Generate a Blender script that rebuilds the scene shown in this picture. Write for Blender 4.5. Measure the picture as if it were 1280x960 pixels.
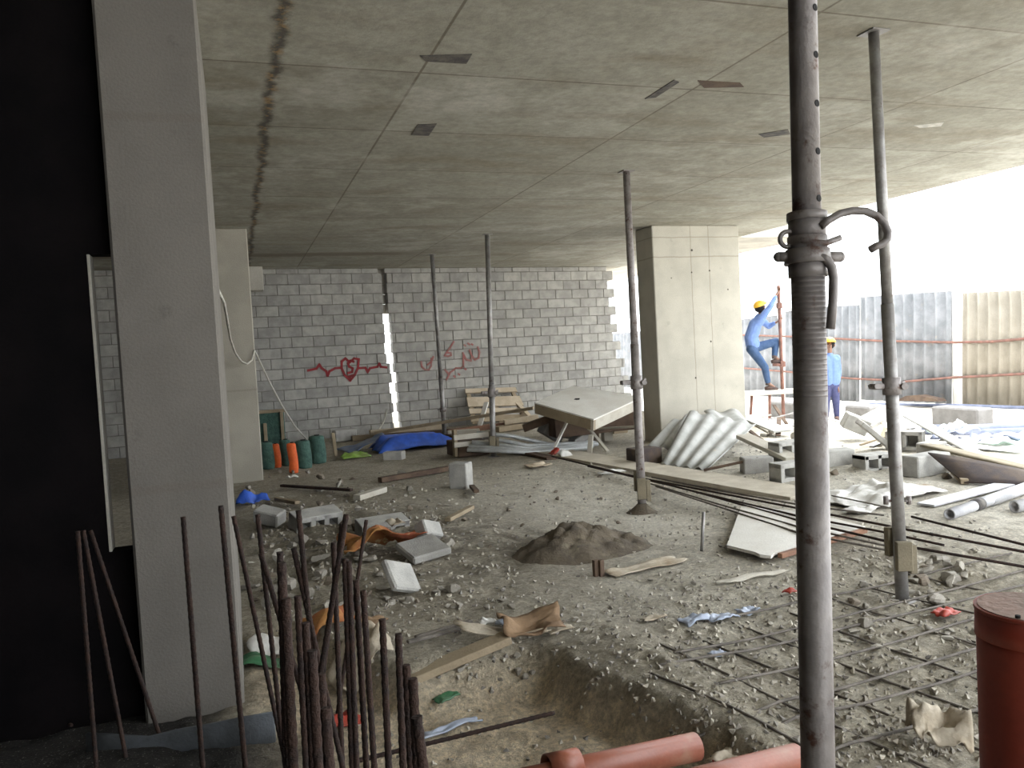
import bpy, math, random
import numpy as np
from mathutils import Vector, Matrix, Quaternion
for o in list(bpy.data.objects): bpy.data.objects.remove(o)
S = bpy.context.scene
COL = S.collection
rnd = random.Random(7)

# ---------------------------------------------------------------- camera
FPX = 1000.0; H = 3.3; EYE = 1.55
PITCH = math.radians(2.5); ROLL = math.radians(3.1); YAW = math.radians(18.9)
r0 = np.array([math.cos(YAW), -math.sin(YAW), 0.0])
FW = np.array([math.sin(YAW)*math.cos(PITCH), math.cos(YAW)*math.cos(PITCH), -math.sin(PITCH)])
u0 = np.cross(r0, FW)
RT = r0*math.cos(ROLL) - u0*math.sin(ROLL)
UP = u0*math.cos(ROLL) + r0*math.sin(ROLL)
CAM = np.array([0.0, 0.0, EYE])
cd = bpy.data.cameras.new('camera'); cam = bpy.data.objects.new('camera', cd); COL.objects.link(cam)
cd.sensor_width = 36.0; cd.lens = 36.0*FPX/1280.0; cd.clip_start = 0.05; cd.clip_end = 500
m = Matrix.Identity(4)
for i in range(3):
    m[i][0] = RT[i]; m[i][1] = UP[i]; m[i][2] = -FW[i]; m[i][3] = CAM[i]
cam.matrix_world = m
S.camera = cam

# ---------------------------------------------------------------- light and exposure
w = bpy.data.worlds.new('overcast_sky'); S.world = w; w.use_nodes = True
bg = w.node_tree.nodes['Background']
bg.inputs[0].default_value = (.92, .965, 1.0, 1); bg.inputs[1].default_value = 3.0
sd = bpy.data.lights.new('sun', 'SUN'); sd.energy = 3.0; sd.angle = math.radians(3); sd.color = (1, .98, .94)
sun = bpy.data.objects.new('sun', sd); COL.objects.link(sun)
sun.location = (20, 10, 20)
sun.rotation_euler = Vector((0.42, 0.25, 1.0)).to_track_quat('Z', 'Y').to_euler()
S.view_settings.view_transform = 'Standard'; S.view_settings.look = 'None'
S.view_settings.gamma = 1.0; S.view_settings.use_curve_mapping = False
S.view_settings.exposure = 0.84

# ---------------------------------------------------------------- sight lines -> world points
def ray(x, y): return FW + RT*((x-640)/FPX) + UP*((480-y)/FPX)
def dd(x, y, d): return CAM + ray(x, y)*d                    # at distance d along the view axis
def dy(x, y, Y): r = ray(x, y); return CAM + r*(Y/r[1])      # on the plane y = Y
def dx(x, y, X): r = ray(x, y); return CAM + r*(X/r[0])
def zz(x, y, z): r = ray(x, y); return CAM + r*((z-EYE)/r[2])

# ---------------------------------------------------------------- ground relief
def _h(ix, iy, s):
    n = (ix.astype(np.int64)*374761393 + iy.astype(np.int64)*668265263 + s*2147483647) & 0x7fffffff
    n = ((n ^ (n >> 13))*1274126177) & 0x7fffffff
    n = (n ^ (n >> 16)) & 0xffff
    return n/65535.0
def vn(x, y, s=0):
    x = np.asarray(x, float); y = np.asarray(y, float)
    ix = np.floor(x); iy = np.floor(y); fx = x-ix; fy = y-iy
    fx = fx*fx*(3-2*fx); fy = fy*fy*(3-2*fy)
    a = _h(ix, iy, s); b = _h(ix+1, iy, s); c = _h(ix, iy+1, s); d = _h(ix+1, iy+1, s)
    return (a+(b-a)*fx)*(1-fy) + (c+(d-c)*fx)*fy - 0.5
def fbm(x, y, s=0, o=4, g=.5):
    t = 0; a = 1
    for k in range(o):
        t = t + a*vn(x*2**k, y*2**k, s+k*17); a *= g
    return t
def sst(a, b, t):
    u = np.clip((np.asarray(t, float)-a)/(b-a), 0, 1); return u*u*(3-2*u)
def gs(x, y, cx, cy, rx, ry): return np.exp(-((x-cx)/rx)**2-((y-cy)/ry)**2)
def pit(x, y):
    e = 1.42 + (3.75-y)*0.20 + 0.06*fbm(y*4, x*0.5, 5, 3)      # right edge of the sand pit
    a = 1-sst(-.13, .05, x-e)
    far = 3.72 + 0.95*sst(0.75, 0.1, x) + 0.1*fbm(x*3, y, 9, 2)
    b = 1-sst(-.06, .26, y-far)
    return a*b
def rub(x, y): return gs(x, y, 0.75, 6.6, 1.1, 1.9)
def rough(x, y): return sst(1.3, 1.9, x)*(1-sst(3.6, 5.0, y))
def hgt(x, y):
    x = np.asarray(x, float); y = np.asarray(y, float)
    P = pit(x, y)
    z = 0.03*fbm(x*.8, y*.8, 1, 3) + 0.012*fbm(x*5, y*5, 3, 3)
    z = z - 0.12*gs(x, y, 3.75, 7.1, 1.3, 1.1)
    z = z + rub(x, y)*(0.09*fbm(x*3.5, y*3.5, 21, 4) + 0.03)
    z = z + rough(x, y)*(0.022*fbm(x*16, y*16, 31, 3) + 0.02*fbm(x*5, y*5, 33, 2))*(1-P)
    z = z + 0.05*gs(x, y, 1.75, 3.2, .25, .9)*(1-P)
    z = z - (0.18 - .05*sst(.35, -.05, x)*sst(2.6, 3.4, y))*P + P*(0.022*fbm(x*9, y*9, 41, 3) + .02*fbm(x*3, y*3, 43, 2))
    z = z + 0.10*gs(x, y, 6.8, 7.2, 1.0, .9)*(fbm(x*3, y*3, 51, 3)+.3) + .06*gs(x, y, 4.2, 4.0, .6, .35)*(fbm(x*7, y*7, 55, 3)+.5)
    return z
def hz(x, y): return float(hgt(x, y))
def at(px, py, up=0.0):                                       # where a sight line meets the ground
    z = 0.0
    for _ in range(10):
        p = zz(px, py, z); z = 0.5*z + 0.5*hz(p[0], p[1])
    p = zz(px, py, z); return np.array([p[0], p[1], hz(p[0], p[1])+up])

# ---------------------------------------------------------------- materials
class NT:
    def __init__(s, name):
        s.m = bpy.data.materials.new(name); s.m.use_nodes = True; s.t = s.m.node_tree
        s.b = s.t.nodes['Principled BSDF']; s.tc = s.t.nodes.new('ShaderNodeTexCoord')
    def n(s, typ, props=None, **k):
        nd = s.t.nodes.new(typ)
        for a, v in (props or {}).items(): setattr(nd, a, v)
        for a, v in k.items():
            i = nd.inputs[int(a[1:])] if a[0] == 'i' and a[1:].isdigit() else nd.inputs[a]
            s.put(i, v)
        return nd
    def put(s, i, v):
        if hasattr(v, 'is_output') or isinstance(v, bpy.types.NodeSocket): s.t.links.new(v, i)
        else: i.default_value = v
    def noise(s, scale, detail=4, rough=.55, vec=None, dist=0):
        return s.n('ShaderNodeTexNoise', i0=vec or s.tc.outputs['Object'], Scale=scale, Detail=detail, Roughness=rough, Distortion=dist).outputs[0]
    def ramp(s, f, a, b):
        return s.n('ShaderNodeMapRange', {'interpolation_type': 'SMOOTHSTEP'}, i0=f, i1=a, i2=b).outputs[0]
    def mix(s, f, a, b, mode='MIX'):
        nd = s.n('ShaderNodeMix', {'data_type': 'RGBA', 'blend_type': mode})
        s.put(nd.inputs[0], f); s.put(nd.inputs[6], a); s.put(nd.inputs[7], b); return nd.outputs[2]
    def math(s, op, a, b=0.0, c=None):
        nd = s.n('ShaderNodeMath', {'operation': op}); s.put(nd.inputs[0], a); s.put(nd.inputs[1], b)
        if c is not None: s.put(nd.inputs[2], c)
        return nd.outputs[0]
    def bump(s, h, st, dist=.01):
        s.put(s.b.inputs['Normal'], s.n('ShaderNodeBump', Strength=st, Distance=dist, Height=h).outputs[0])
    def xyz(s, vec=None):
        nd = s.n('ShaderNodeSeparateXYZ', i0=vec or s.tc.outputs['Object']); return nd.outputs
def c4(c): return (c[0], c[1], c[2], 1)
def M(name, a, b=None, sc=5, rough=.85, metal=0, bump=.3, bsc=70, spot=None, spt=(.6, .7), ssc=9, isl=0):
    t = NT(name); b = b or tuple(v*.72 for v in a)
    c = t.mix(t.ramp(t.noise(sc), .35, .65), c4(a), c4(b))
    fine = t.noise(bsc, 3)
    c = t.mix(.35, c, t.mix(fine, (.45, .45, .45, 1), (1.5, 1.5, 1.5, 1)), 'MULTIPLY')
    if isl:
        ri = t.n('ShaderNodeNewGeometry').outputs['Random Per Island']
        c = t.mix(1.0, c, t.mix(ri, (1-isl, 1-isl, 1-isl*.9, 1), (1+isl, 1+isl, 1+isl, 1)), 'MULTIPLY')
    if spot: c = t.mix(t.ramp(t.noise(ssc, 5, .65), *spt), c, c4(spot))
    t.put(t.b.inputs['Base Color'], c); t.b.inputs['Roughness'].default_value = rough
    t.b.inputs['Metallic'].default_value = metal
    if bump: t.bump(fine, bump)
    return t.m
concrete = M('concrete', (.47, .44, .38), (.36, .335, .29), 2.5, spot=(.25, .22, .17), spt=(.62, .8), ssc=3)
pale_concrete = M('pale_concrete', (.56, .53, .47), (.48, .45, .39), 2.5, spot=(.3, .27, .22), spt=(.66, .85), ssc=5)
block_grey = M('block_grey', (.42, .405, .375), (.32, .31, .285), 6, isl=.14, bump=.6, bsc=110)
block_white = M('block_white', (.47, .46, .43), (.36, .35, .33), 7, bump=.6, bsc=90)
mortar = M('mortar', (.25, .235, .21), None, 8)
shade_black_wall = M('shade_black_wall', (.007, .0055, .006), (.004, .0035, .004), 3)  # near-black colour stands in for the lack of light at the left
shade_black_wall.node_tree.nodes['Principled BSDF'].inputs['Specular IOR Level'].default_value = .08
steel = M('galvanised_steel', (.36, .35, .34), (.25, .235, .225), 9, .5, .5, .15, 60, spot=(.13, .075, .05), spt=(.6, .75), ssc=14)
steel_dark = M('weathered_steel', (.30, .272, .26), (.22, .197, .19), 12, .5, .15, .2, 60, spot=(.10, .05, .035), spt=(.55, .7), ssc=20)
rust = M('rusty_steel', (.055, .03, .022), (.03, .02, .018), 25, .85, .3, .6, 160)
rust_red = M('rust_red_steel', (.26, .13, .10), (.17, .09, .07), 9, .8, .2)
grey_bar = M('dusty_steel_bar', (.22, .195, .17), (.13, .115, .1), 12, .8, .3)
footing = M('grey_footing', (.22, .21, .2), (.17, .16, .15), 5)
hole_mat = M('dark_hole', (.012, .01, .01), None, 5)
timber = M('timber', (.36, .29, .195), (.28, .22, .145), 4, spot=(.2, .14, .09), spt=(.6, .8))
timber_pale = M('pale_timber', (.58, .49, .37), (.48, .39, .28), 5, spot=(.3, .22, .14), spt=(.66, .8))
dusty_plank = M('dusty_plank', (.56, .51, .42), (.46, .41, .33), 5, spot=(.34, .28, .2), spt=(.62, .8))
cleat_m = M('cleat_timber', (.24, .205, .14), (.17, .145, .1), 6)
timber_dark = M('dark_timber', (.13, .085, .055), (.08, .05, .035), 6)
ply = M('plywood', (.56, .53, .46), (.47, .43, .36), 4, spot=(.3, .24, .17), spt=(.66, .85))
ply_edge = M('reddish_timber_edge', (.30, .16, .10), (.22, .12, .08), 6)
white_board = M('white_board', (.80, .78, .73), (.72, .69, .63), 3, spot=(.42, .37, .29), spt=(.66, .85))
orange_pipe = M('orange_plastic', (.31, .09, .05), (.27, .09, .055), 5, .45, 0, .1, spot=(.32, .19, .13), spt=(.55, .8), ssc=7)
red_pipe = M('brick_red_plastic', (.36, .055, .028), (.30, .05, .03), 6, .5, 0, .08)
pipe_cap = M('dusty_cap', (.45, .30, .25), (.36, .26, .22), 8, .7)
pvc = M('grey_white_pvc', (.62, .62, .64), (.5, .5, .53), 4, .4, 0, .05)
silver = M('silver_profile', (.62, .64, .64), (.46, .47, .47), 5, .4, .3, .1)
corr = M('fibre_cement', (.50, .50, .48), (.38, .38, .36), 4, spot=(.55, .46, .32), spt=(.62, .8), ssc=5)
corr_fence = M('weathered_zinc', (.25, .25, .255), (.17, .175, .18), 2.5, .6, .2, spot=(.34, .27, .2), spt=(.6, .8), ssc=3)
corr_fence_tan = M('tan_zinc', (.30, .265, .21), (.25, .22, .17), 2.5, .6, .1, spot=(.3, .22, .15), spt=(.62, .8), ssc=3)
dark_sheet = M('dark_sheet', (.06, .045, .045), (.10, .07, .05), 6)
paper = M('cement_paper', (.50, .44, .35), (.4, .33, .24), 8, spot=(.3, .2, .12), spt=(.6, .8))
cardboard = M('cardboard', (.27, .175, .10), (.19, .12, .07), 7)
redyellow = M('printed_bag', (.42, .20, .06), (.30, .07, .035), 4, spot=(.55, .42, .2), spt=(.58, .68), ssc=8)
white_plastic = M('white_plastic', (.72, .71, .68), (.6, .58, .54), 9, .6)
blue_tarp = M('blue_tarp', (.04, .13, .62), (.03, .09, .42), 7, .5)
blue_tarp_dull = M('dusty_blue_tarp', (.16, .23, .40), (.24, .28, .36), 6, .6)
light_blue = M('pale_blue_plastic', (.42, .47, .58), (.3, .35, .45), 9, .5)
green_net = M('green_netting', (.035, .085, .07), (.06, .13, .105), 14, .8, 0, .9, 45, spot=(.16, .22, .19), spt=(.62, .8), ssc=14)
green_bag = M('lime_plastic', (.25, .42, .07), (.33, .45, .15), 9, .6)
dgreen = M('green_plastic', (.04, .16, .07), (.1, .2, .12), 9, .5)
orange_net = M('orange_netting', (.72, .13, .02), (.6, .09, .015), 10, .7, 0, .6, 60)
cable_white = M('white_cable', (.62, .60, .53), None, 5, .5)
red_mat = M('red_plastic', (.45, .05, .03), (.3, .05, .03), 8, .5)
red_paint = M('red_spray_paint', (.34, .035, .04), (.26, .04, .045), 12)
red_faint = M('faded_red_spray_paint', (.37, .13, .12), (.33, .17, .15), 12)
stone_m = [M('rubble_grey', (.34, .315, .27), (.26, .235, .2), 12), M('rubble_pale', (.46, .43, .37), (.36, .33, .28), 12), M('rubble_brown', (.22, .18, .135), (.16, .13, .1), 12)]
soil = M('dark_soil', (.125, .10, .07), (.085, .068, .05), 6, .95, 0, .9, 60, spot=(.2, .17, .12), spt=(.5, .75), ssc=8)
tape_m = M('dark_tape', (.07, .065, .065), (.14, .125, .11), 14)
tape_w = M('torn_white_paper', (.6, .58, .53), None, 14)
hose_m = M('blue_grey_board', (.10, .11, .125), (.07, .075, .08), 8)
shirt_m = M('blue_shirt', (.15, .23, .46), (.12, .19, .40), 9, .9, 0, .1)
jeans_m = M('blue_jeans', (.03, .065, .14), (.05, .09, .18), 12, .9, 0, .1)
trouser_m = M('navy_trousers', (.05, .055, .13), (.07, .075, .16), 12, .9, 0, .1)
skin_m = M('skin', (.24, .13, .085), (.21, .11, .075), 12, .6, 0, .05)
hair_m = M('black_hair', (.015, .012, .012), None, 12)
boot_m = M('dark_boots', (.12, .075, .06), (.07, .05, .045), 12)
helmet_m = M('yellow_helmet', (.80, .46, .05), (.72, .40, .04), 6, .35, 0, 0)
white_ground = M('bleached_sand', (.74, .71, .65), (.66, .62, .55), 1.2, .95)
blue_steel = M('blue_grey_steel', (.22, .24, .33), (.15, .17, .24), 5, .6, .2)
mint = M('mint_plastic', (.45, .62, .56), (.6, .66, .64), 6, .6)

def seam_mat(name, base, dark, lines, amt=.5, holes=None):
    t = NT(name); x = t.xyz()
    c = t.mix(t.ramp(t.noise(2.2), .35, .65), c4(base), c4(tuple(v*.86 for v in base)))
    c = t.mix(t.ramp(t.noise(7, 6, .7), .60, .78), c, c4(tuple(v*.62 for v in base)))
    wob = t.math('MULTIPLY', t.math('SUBTRACT', t.noise(4), .5), .03)
    for ax, v, wd in lines:
        d = t.math('ABSOLUTE', t.math('ADD', t.math('SUBTRACT', x[ax], v), wob))
        f = t.math('MULTIPLY', t.math('SUBTRACT', 1.0, t.ramp(d, wd*.3, wd)), amt)
        c = t.mix(f, c, c4(dark))
    for (hx, hzz, hr) in (holes or []):
        dX = t.math('SUBTRACT', x[0], hx); dZ = t.math('SUBTRACT', x[2], hzz)
        r2 = t.math('SQRT', t.math('ADD', t.math('MULTIPLY', dX, dX), t.math('MULTIPLY', dZ, dZ)))
        c = t.mix(t.math('SUBTRACT', 1.0, t.ramp(r2, hr*.6, hr)), c, (.07, .06, .05, 1))
    fine = t.noise(80, 3)
    c = t.mix(.3, c, t.mix(fine, (.5, .5, .5, 1), (1.5, 1.5, 1.5, 1)), 'MULTIPLY')
    t.put(t.b.inputs['Base Color'], c); t.b.inputs['Roughness'].default_value = .9; t.bump(fine, .25)
    return t.m

def ceiling_mat():
    t = NT('board_marked_ceiling'); v = t.tc.outputs['Object']; x = t.xyz()
    mp = t.n('ShaderNodeMapping', i0=v); mp.inputs['Location'].default_value = (.75, .29, 0)
    br = t.n('ShaderNodeTexBrick', {'offset': 0.0, 'squash': 1.0}, i0=mp.outputs[0])
    br.inputs['Color1'].default_value = (.355, .345, .30, 1); br.inputs['Color2'].default_value = (.295, .282, .238, 1)
    br.inputs['Mortar'].default_value = (.17, .15, .12, 1)
    br.inputs['Scale'].default_value = 1; br.inputs['Mortar Size'].default_value = .012; br.inputs['Mortar Smooth'].default_value = .6
    br.inputs['Brick Width'].default_value = 1.95; br.inputs['Row Height'].default_value = 1.31
    c = br.outputs['Color']
    st = t.n('ShaderNodeMapping', i0=v); st.inputs['Scale'].default_value = (.7, 2.2, 1)
    c = t.mix(t.math('MULTIPLY', t.ramp(t.noise(1.1, 6, .6, st.outputs[0]), .45, .75), .7), c, (.235, .20, .145, 1))
    c = t.mix(t.math('MULTIPLY', t.ramp(t.noise(.8, 5, .6), .5, .72), .6), c, (.47, .46, .42, 1))
    fine = t.ramp(t.noise(16, 6, .75), .3, .7); blot = t.ramp(t.noise(3.2, 6, .7), .35, .65)
    c = t.mix(.35, c, t.mix(fine, (.6, .6, .58, 1), (1.4, 1.4, 1.38, 1)), 'MULTIPLY')
    c = t.mix(.4, c, t.mix(blot, (.72, .70, .62, 1), (1.2, 1.2, 1.18, 1)), 'MULTIPLY')
    # rusty construction joint along x = 0.3 and a dark one near the back wall
    wob = t.math('MULTIPLY', t.math('SUBTRACT', t.noise(1.6, 6, .75), .5), .26)
    d = t.math('ABSOLUTE', t.math('ADD', t.math('SUBTRACT', x[0], .32), wob))
    n2 = t.noise(9, 5, .7)
    c = t.mix(t.math('MULTIPLY', t.math('SUBTRACT', 1.0, t.ramp(d, .0, .06)), .85), c, t.mix(t.ramp(n2, .5, .62), (.04, .032, .026, 1), (.26, .15, .05, 1)))
    d2 = t.math('ABSOLUTE', t.math('ADD', t.math('SUBTRACT', x[1], 13.75), wob))
    msk = t.math('MULTIPLY', t.math('SUBTRACT', 1.0, t.ramp(d2, .1, .35)), t.math('SUBTRACT', 1.0, t.ramp(x[0], 2.6, 3.4)))
    c = t.mix(t.math('MULTIPLY', msk, .65), c, (.15, .12, .085, 1))
    t.put(t.b.inputs['Base Color'], c); t.b.inputs['Roughness'].default_value = .9; t.bump(fine, .15)
    return t.m

def floor_mat():
    t = NT('dusty_rubble_floor')
    A = lambda nm: t.n('ShaderNodeAttribute', {'attribute_name': nm}).outputs['Fac']
    big = t.noise(.9, 5, .6); mid = t.noise(5, 6, .65); fine = t.ramp(t.noise(34, 6, .8), .3, .7); peb = t.noise(95, 3, .6); grit = t.ramp(t.noise(13, 6, .8), .36, .64)
    c = t.mix(t.ramp(big, .35, .65), (.50, .45, .355, 1), (.38, .335, .255, 1))
    c = t.mix(t.math('MULTIPLY', t.ramp(mid, .5, .7), .55), c, (.58, .535, .44, 1))
    c = t.mix(t.math('MULTIPLY', A('dust'), t.ramp(mid, .2, .6)), c, (.80, .755, .655, 1))
    c = t.mix(t.math('MULTIPLY', A('damp'), t.ramp(mid, .35, .6)), c, (.21, .18, .135, 1))
    c = t.mix(A('sand'), c, t.mix(t.ramp(mid, .4, .65), (.80, .67, .49, 1), (.70, .575, .41, 1)))
    c = t.mix(t.math('MULTIPLY', A('painted_shade'), .97), c, (.013, .011, .010, 1))  # painted shade: floor colour goes near-black in the unlit left corner
    c = t.mix(.55, c, t.mix(fine, (.35, .34, .32, 1), (1.6, 1.6, 1.6, 1)), 'MULTIPLY')
    c = t.mix(t.math('SUBTRACT', .45, t.math('MULTIPLY', A('dust'), .3)), c, t.mix(grit, (.55, .53, .5, 1), (1.35, 1.35, 1.33, 1)), 'MULTIPLY')
    c = t.mix(t.math('MULTIPLY', t.ramp(peb, .60, .70), .45), c, (.5, .47, .41, 1))
    t.put(t.b.inputs['Base Color'], c); t.b.inputs['Roughness'].default_value = .95
    t.bump(t.math('ADD', t.math('ADD', fine, t.math('MULTIPLY', peb, .5)), grit), .8, .02)
    return t.m

# ---------------------------------------------------------------- mesh builder
def V(p): return np.array(p, float)
def frame(d):
    d = V(d); d = d/np.linalg.norm(d)
    a = np.array([0, 0, 1.0]) if abs(d[2]) < .9 else np.array([1.0, 0, 0])
    u = np.cross(a, d); u /= np.linalg.norm(u); return u, np.cross(d, u), d
def rotz(a): c, s = math.cos(a), math.sin(a); return np.array([[c, -s, 0], [s, c, 0], [0, 0, 1.0]])
def rot(rx=0, ry=0, rz=0):
    a, b = math.cos(rx), math.sin(rx); X = np.array([[1, 0, 0], [0, a, -b], [0, b, a]])
    a, b = math.cos(ry), math.sin(ry); Y = np.array([[a, 0, b], [0, 1, 0], [-b, 0, a]])
    return rotz(rz) @ Y @ X
def wloc(o):
    p = np.zeros(3)
    while o is not None: p = p + np.array(o.location); o = o.parent
    return p
class MB:
    def __init__(s): s.v = []; s.f = []; s.sm = []
    def add(s, vs, fs, smooth=False):
        b = len(s.v); s.v += [tuple(map(float, q)) for q in vs]
        s.f += [tuple(b+i for i in f) for f in fs]; s.sm += [smooth]*len(fs); return s
    def box(s, c, sz, R=None, bev=0.0):
        R = np.eye(3) if R is None else R; c = V(c); h = V(sz)/2
        if bev <= 0:
            vs = [c + R @ (h*V((i, j, k))) for i in (-1, 1) for j in (-1, 1) for k in (-1, 1)]
            return s.add(vs, [(0, 1, 3, 2), (4, 6, 7, 5), (0, 4, 5, 1), (2, 3, 7, 6), (0, 2, 6, 4), (1, 5, 7, 3)])
        # chamfered box: 24 vertices
        vs = []; idx = {}
        for i in (-1, 1):
            for j in (-1, 1):
                for k in (-1, 1):
                    for ax in range(3):
                        q = V((i, j, k))*h
                        for a2 in range(3):
                            if a2 != ax: q[a2] -= (i, j, k)[a2]*bev
                        idx[(i, j, k, ax)] = len(vs); vs.append(c + R @ q)
        fs = []
        for ax in range(3):
            o1, o2 = [a for a in range(3) if a != ax]
            for sg in (-1, 1):
                q = []
                for (p1, p2) in ((-1, -1), (1, -1), (1, 1), (-1, 1)):
                    t = [0, 0, 0]; t[ax] = sg; t[o1] = p1; t[o2] = p2; q.append(idx[(*t, ax)])
                fs.append(tuple(q))
            for p1 in (-1, 1):
                for p2 in (-1, 1):
                    t1 = [0, 0, 0]; t1[o1] = p1; t1[o2] = p2; a = list(t1); a[ax] = -1; b = list(t1); b[ax] = 1
                    fs.append((idx[(*a, o1)], idx[(*b, o1)], idx[(*b, o2)], idx[(*a, o2)]))
        for i in (-1, 1):
            for j in (-1, 1):
                for k in (-1, 1): fs.append(tuple(idx[(i, j, k, a)] for a in range(3)))
        return s.add(vs, fs)
    def tube(s, pts, r, n=10, cap=True, radii=None):
        pts = [V(p) for p in pts]; m = len(pts); vs = []; pu = None
        for i, p in enumerate(pts):
            d = pts[min(i+1, m-1)] - pts[max(i-1, 0)]
            u, v, w_ = frame(d)
            if pu is not None:
                u = pu - w_*(pu @ w_); u /= max(np.linalg.norm(u), 1e-9); v = np.cross(w_, u)
            pu = u; rr = radii[i] if radii is not None else r
            vs += [p + rr*(math.cos(2*math.pi*k/n)*u + math.sin(2*math.pi*k/n)*v) for k in range(n)]
        fs = [(i*n+k, i*n+(k+1) % n, (i+1)*n+(k+1) % n, (i+1)*n+k) for i in range(m-1) for k in range(n)]
        s.add(vs, fs, True)
        if cap:
            b = len(s.v)-len(vs)
            s.f += [tuple(b+k for k in range(n))[::-1], tuple(b+(m-1)*n+k for k in range(n))]; s.sm += [False, False]
        return s
    def cyl(s, a, b, r, n=16, r2=None):
        return s.tube([a, b], r, n, True, [r, r if r2 is None else r2])
    def pipe(s, a, b, r, ri, n=18):                            # open hollow pipe
        a, b = V(a), V(b); u, v, d = frame(b-a); vs = []
        for p, rr in ((a, r), (b, r), (b, ri), (a, ri)):
            vs += [p + rr*(math.cos(2*math.pi*k/n)*u + math.sin(2*math.pi*k/n)*v) for k in range(n)]
        fs = [(j*n+k, j*n+(k+1) % n, ((j+1) % 4)*n+(k+1) % n, ((j+1) % 4)*n+k) for j in range(4) for k in range(n)]
        return s.add(vs, fs, True)
    def sheet(s, P, th, smooth=True):                          # P[n][m][3] grid -> closed thin solid
        P = np.asarray(P, float); n, m_ = P.shape[:2]
        gu = np.gradient(P, axis=0); gv = np.gradient(P, axis=1); N = np.cross(gu, gv)
        N /= np.maximum(np.linalg.norm(N, axis=2, keepdims=True), 1e-9)
        A = (P + N*th/2).reshape(-1, 3); B = (P - N*th/2).reshape(-1, 3); k = n*m_
        fs = []
        for i in range(n-1):
            for j in range(m_-1):
                q = (i*m_+j, (i+1)*m_+j, (i+1)*m_+j+1, i*m_+j+1); fs.append(q); fs.append(tuple(k+t for t in q[::-1]))
        rim = [i*m_ for i in range(n)] + [(n-1)*m_+j for j in range(1, m_)] + [i*m_+m_-1 for i in range(n-2, -1, -1)] + [j for j in range(m_-2, 0, -1)]
        for a in range(len(rim)):
            p, q = rim[a], rim[(a+1) % len(rim)]; fs.append((q, p, k+p, k+q))
        return s.add(np.vstack([A, B]), fs, smooth)
    def prism(s, poly, vec):                                   # polygon extruded along vec
        a = [V(p) for p in poly]; n = len(a); vec = V(vec)
        return s.add(a + [p+vec for p in a], [tuple(range(n))[::-1], tuple(range(n, 2*n))] + [(i, (i+1) % n, n+(i+1) % n, n+i) for i in range(n)])
    def ball(s, c, r, n=8, m_=6, sq=(1, 1, 1), half=False):
        vs = []; c = V(c)
        lo = 0 if half else -math.pi/2
        for i in range(m_+1):
            t = lo + (math.pi/2-lo)*i/m_
            vs += [c + V((r*math.cos(t)*math.cos(2*math.pi*k/n)*sq[0], r*math.cos(t)*math.sin(2*math.pi*k/n)*sq[1], r*math.sin(t)*sq[2])) for k in range(n)]
        return s.add(vs, [(i*n+k, i*n+(k+1) % n, (i+1)*n+(k+1) % n, (i+1)*n+k) for i in range(m_) for k in range(n)], True)
    def build(s, name, mat, parent=None, origin=None):
        A = np.array(s.v)
        if parent is not None: o0 = wloc(parent)
        elif origin is not None: o0 = V(origin)
        else:
            mn, mx = A.min(0), A.max(0); o0 = V(((mn[0]+mx[0])/2, (mn[1]+mx[1])/2, mn[2]))
        me = bpy.data.meshes.new(name); me.from_pydata((A-o0).tolist(), [], s.f)
        me.polygons.foreach_set('use_smooth', s.sm); me.materials.append(mat); me.update()
        ob = bpy.data.objects.new(name, me); COL.objects.link(ob)
        if parent is not None: ob.parent = parent
        else: ob.location = o0
        return ob
def tag(o, label, cat, group=None, kind=None):
    if label: o['label'] = label
    if cat: o['category'] = cat
    if group: o['group'] = group
    if kind: o['kind'] = kind
    return o
def thing(name, label, cat, loc, group=None):
    o = bpy.data.objects.new(name, None); COL.objects.link(o); o.location = tuple(map(float, loc)); o.empty_display_size = .1
    return tag(o, label, cat, group)
def struct(name, mb, mat, label=None, parent=None, origin=(0, 0, 0)):
    o = mb.build(name, mat, parent, None if parent else origin); o['kind'] = 'structure'
    if label: o['label'] = label
    if parent is None: o['category'] = name.split('_')[0]
    return o

# ================================================================ SETTING
# floor
def axis(*seg):
    out = []
    for a, b, st in seg: out += list(np.arange(a, b-1e-6, st))
    out.append(seg[-1][1]); return np.array(out)
ex, ey = 8.5, 20.0
gx = axis((-7, -1.2, .16), (-1.2, 4.6, .026), (4.6, 8.5, .06)); gy = axis((-5, 1.5, .3), (1.5, 5.2, .024), (5.2, 9, .045), (9, 20, .12))
X, Y = np.meshgrid(gx, gy, indexing='ij'); Z = hgt(X, Y)
nx, ny = X.shape
vs = np.stack([X, Y, Z], -1).reshape(-1, 3)
I = np.arange(nx*ny).reshape(nx, ny)
Fq = np.stack([I[:-1, :-1], I[1:, :-1], I[1:, 1:], I[:-1, 1:]], -1).reshape(-1, 4)
me = bpy.data.meshes.new('floor'); me.from_pydata(vs.tolist(), [], Fq.tolist())
me.polygons.foreach_set('use_smooth', [True]*len(me.polygons))
dust = np.clip(gs(X, Y, 3.4, 7.0, 1.5, 2.4) + .9*sst(4.0, 6.0, X)*(1-sst(9.5, 12, Y)) + .35*gs(X, Y, 2.3, 4.3, .8, .9), 0, 1)
damp = np.clip(.9*gs(X, Y, 1.3, 6.3, 1.2, 1.6) + .4*gs(X, Y, 0, 8, 2, 2) + .5*gs(X, Y, 2.2, 6.0, .6, .5), 0, 1)
dark = np.clip(sst(.0, -.35, X)*(1-sst(4.3, 4.6, Y)) + .8*sst(.5, .0, X)*sst(3.9, 3.6, Y), 0, 1)  # mask for shade painted on the floor by the near column
sand = np.clip(pit(X, Y)*sst(-.2, .25, X)*1.05, 0, 1)
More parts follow.
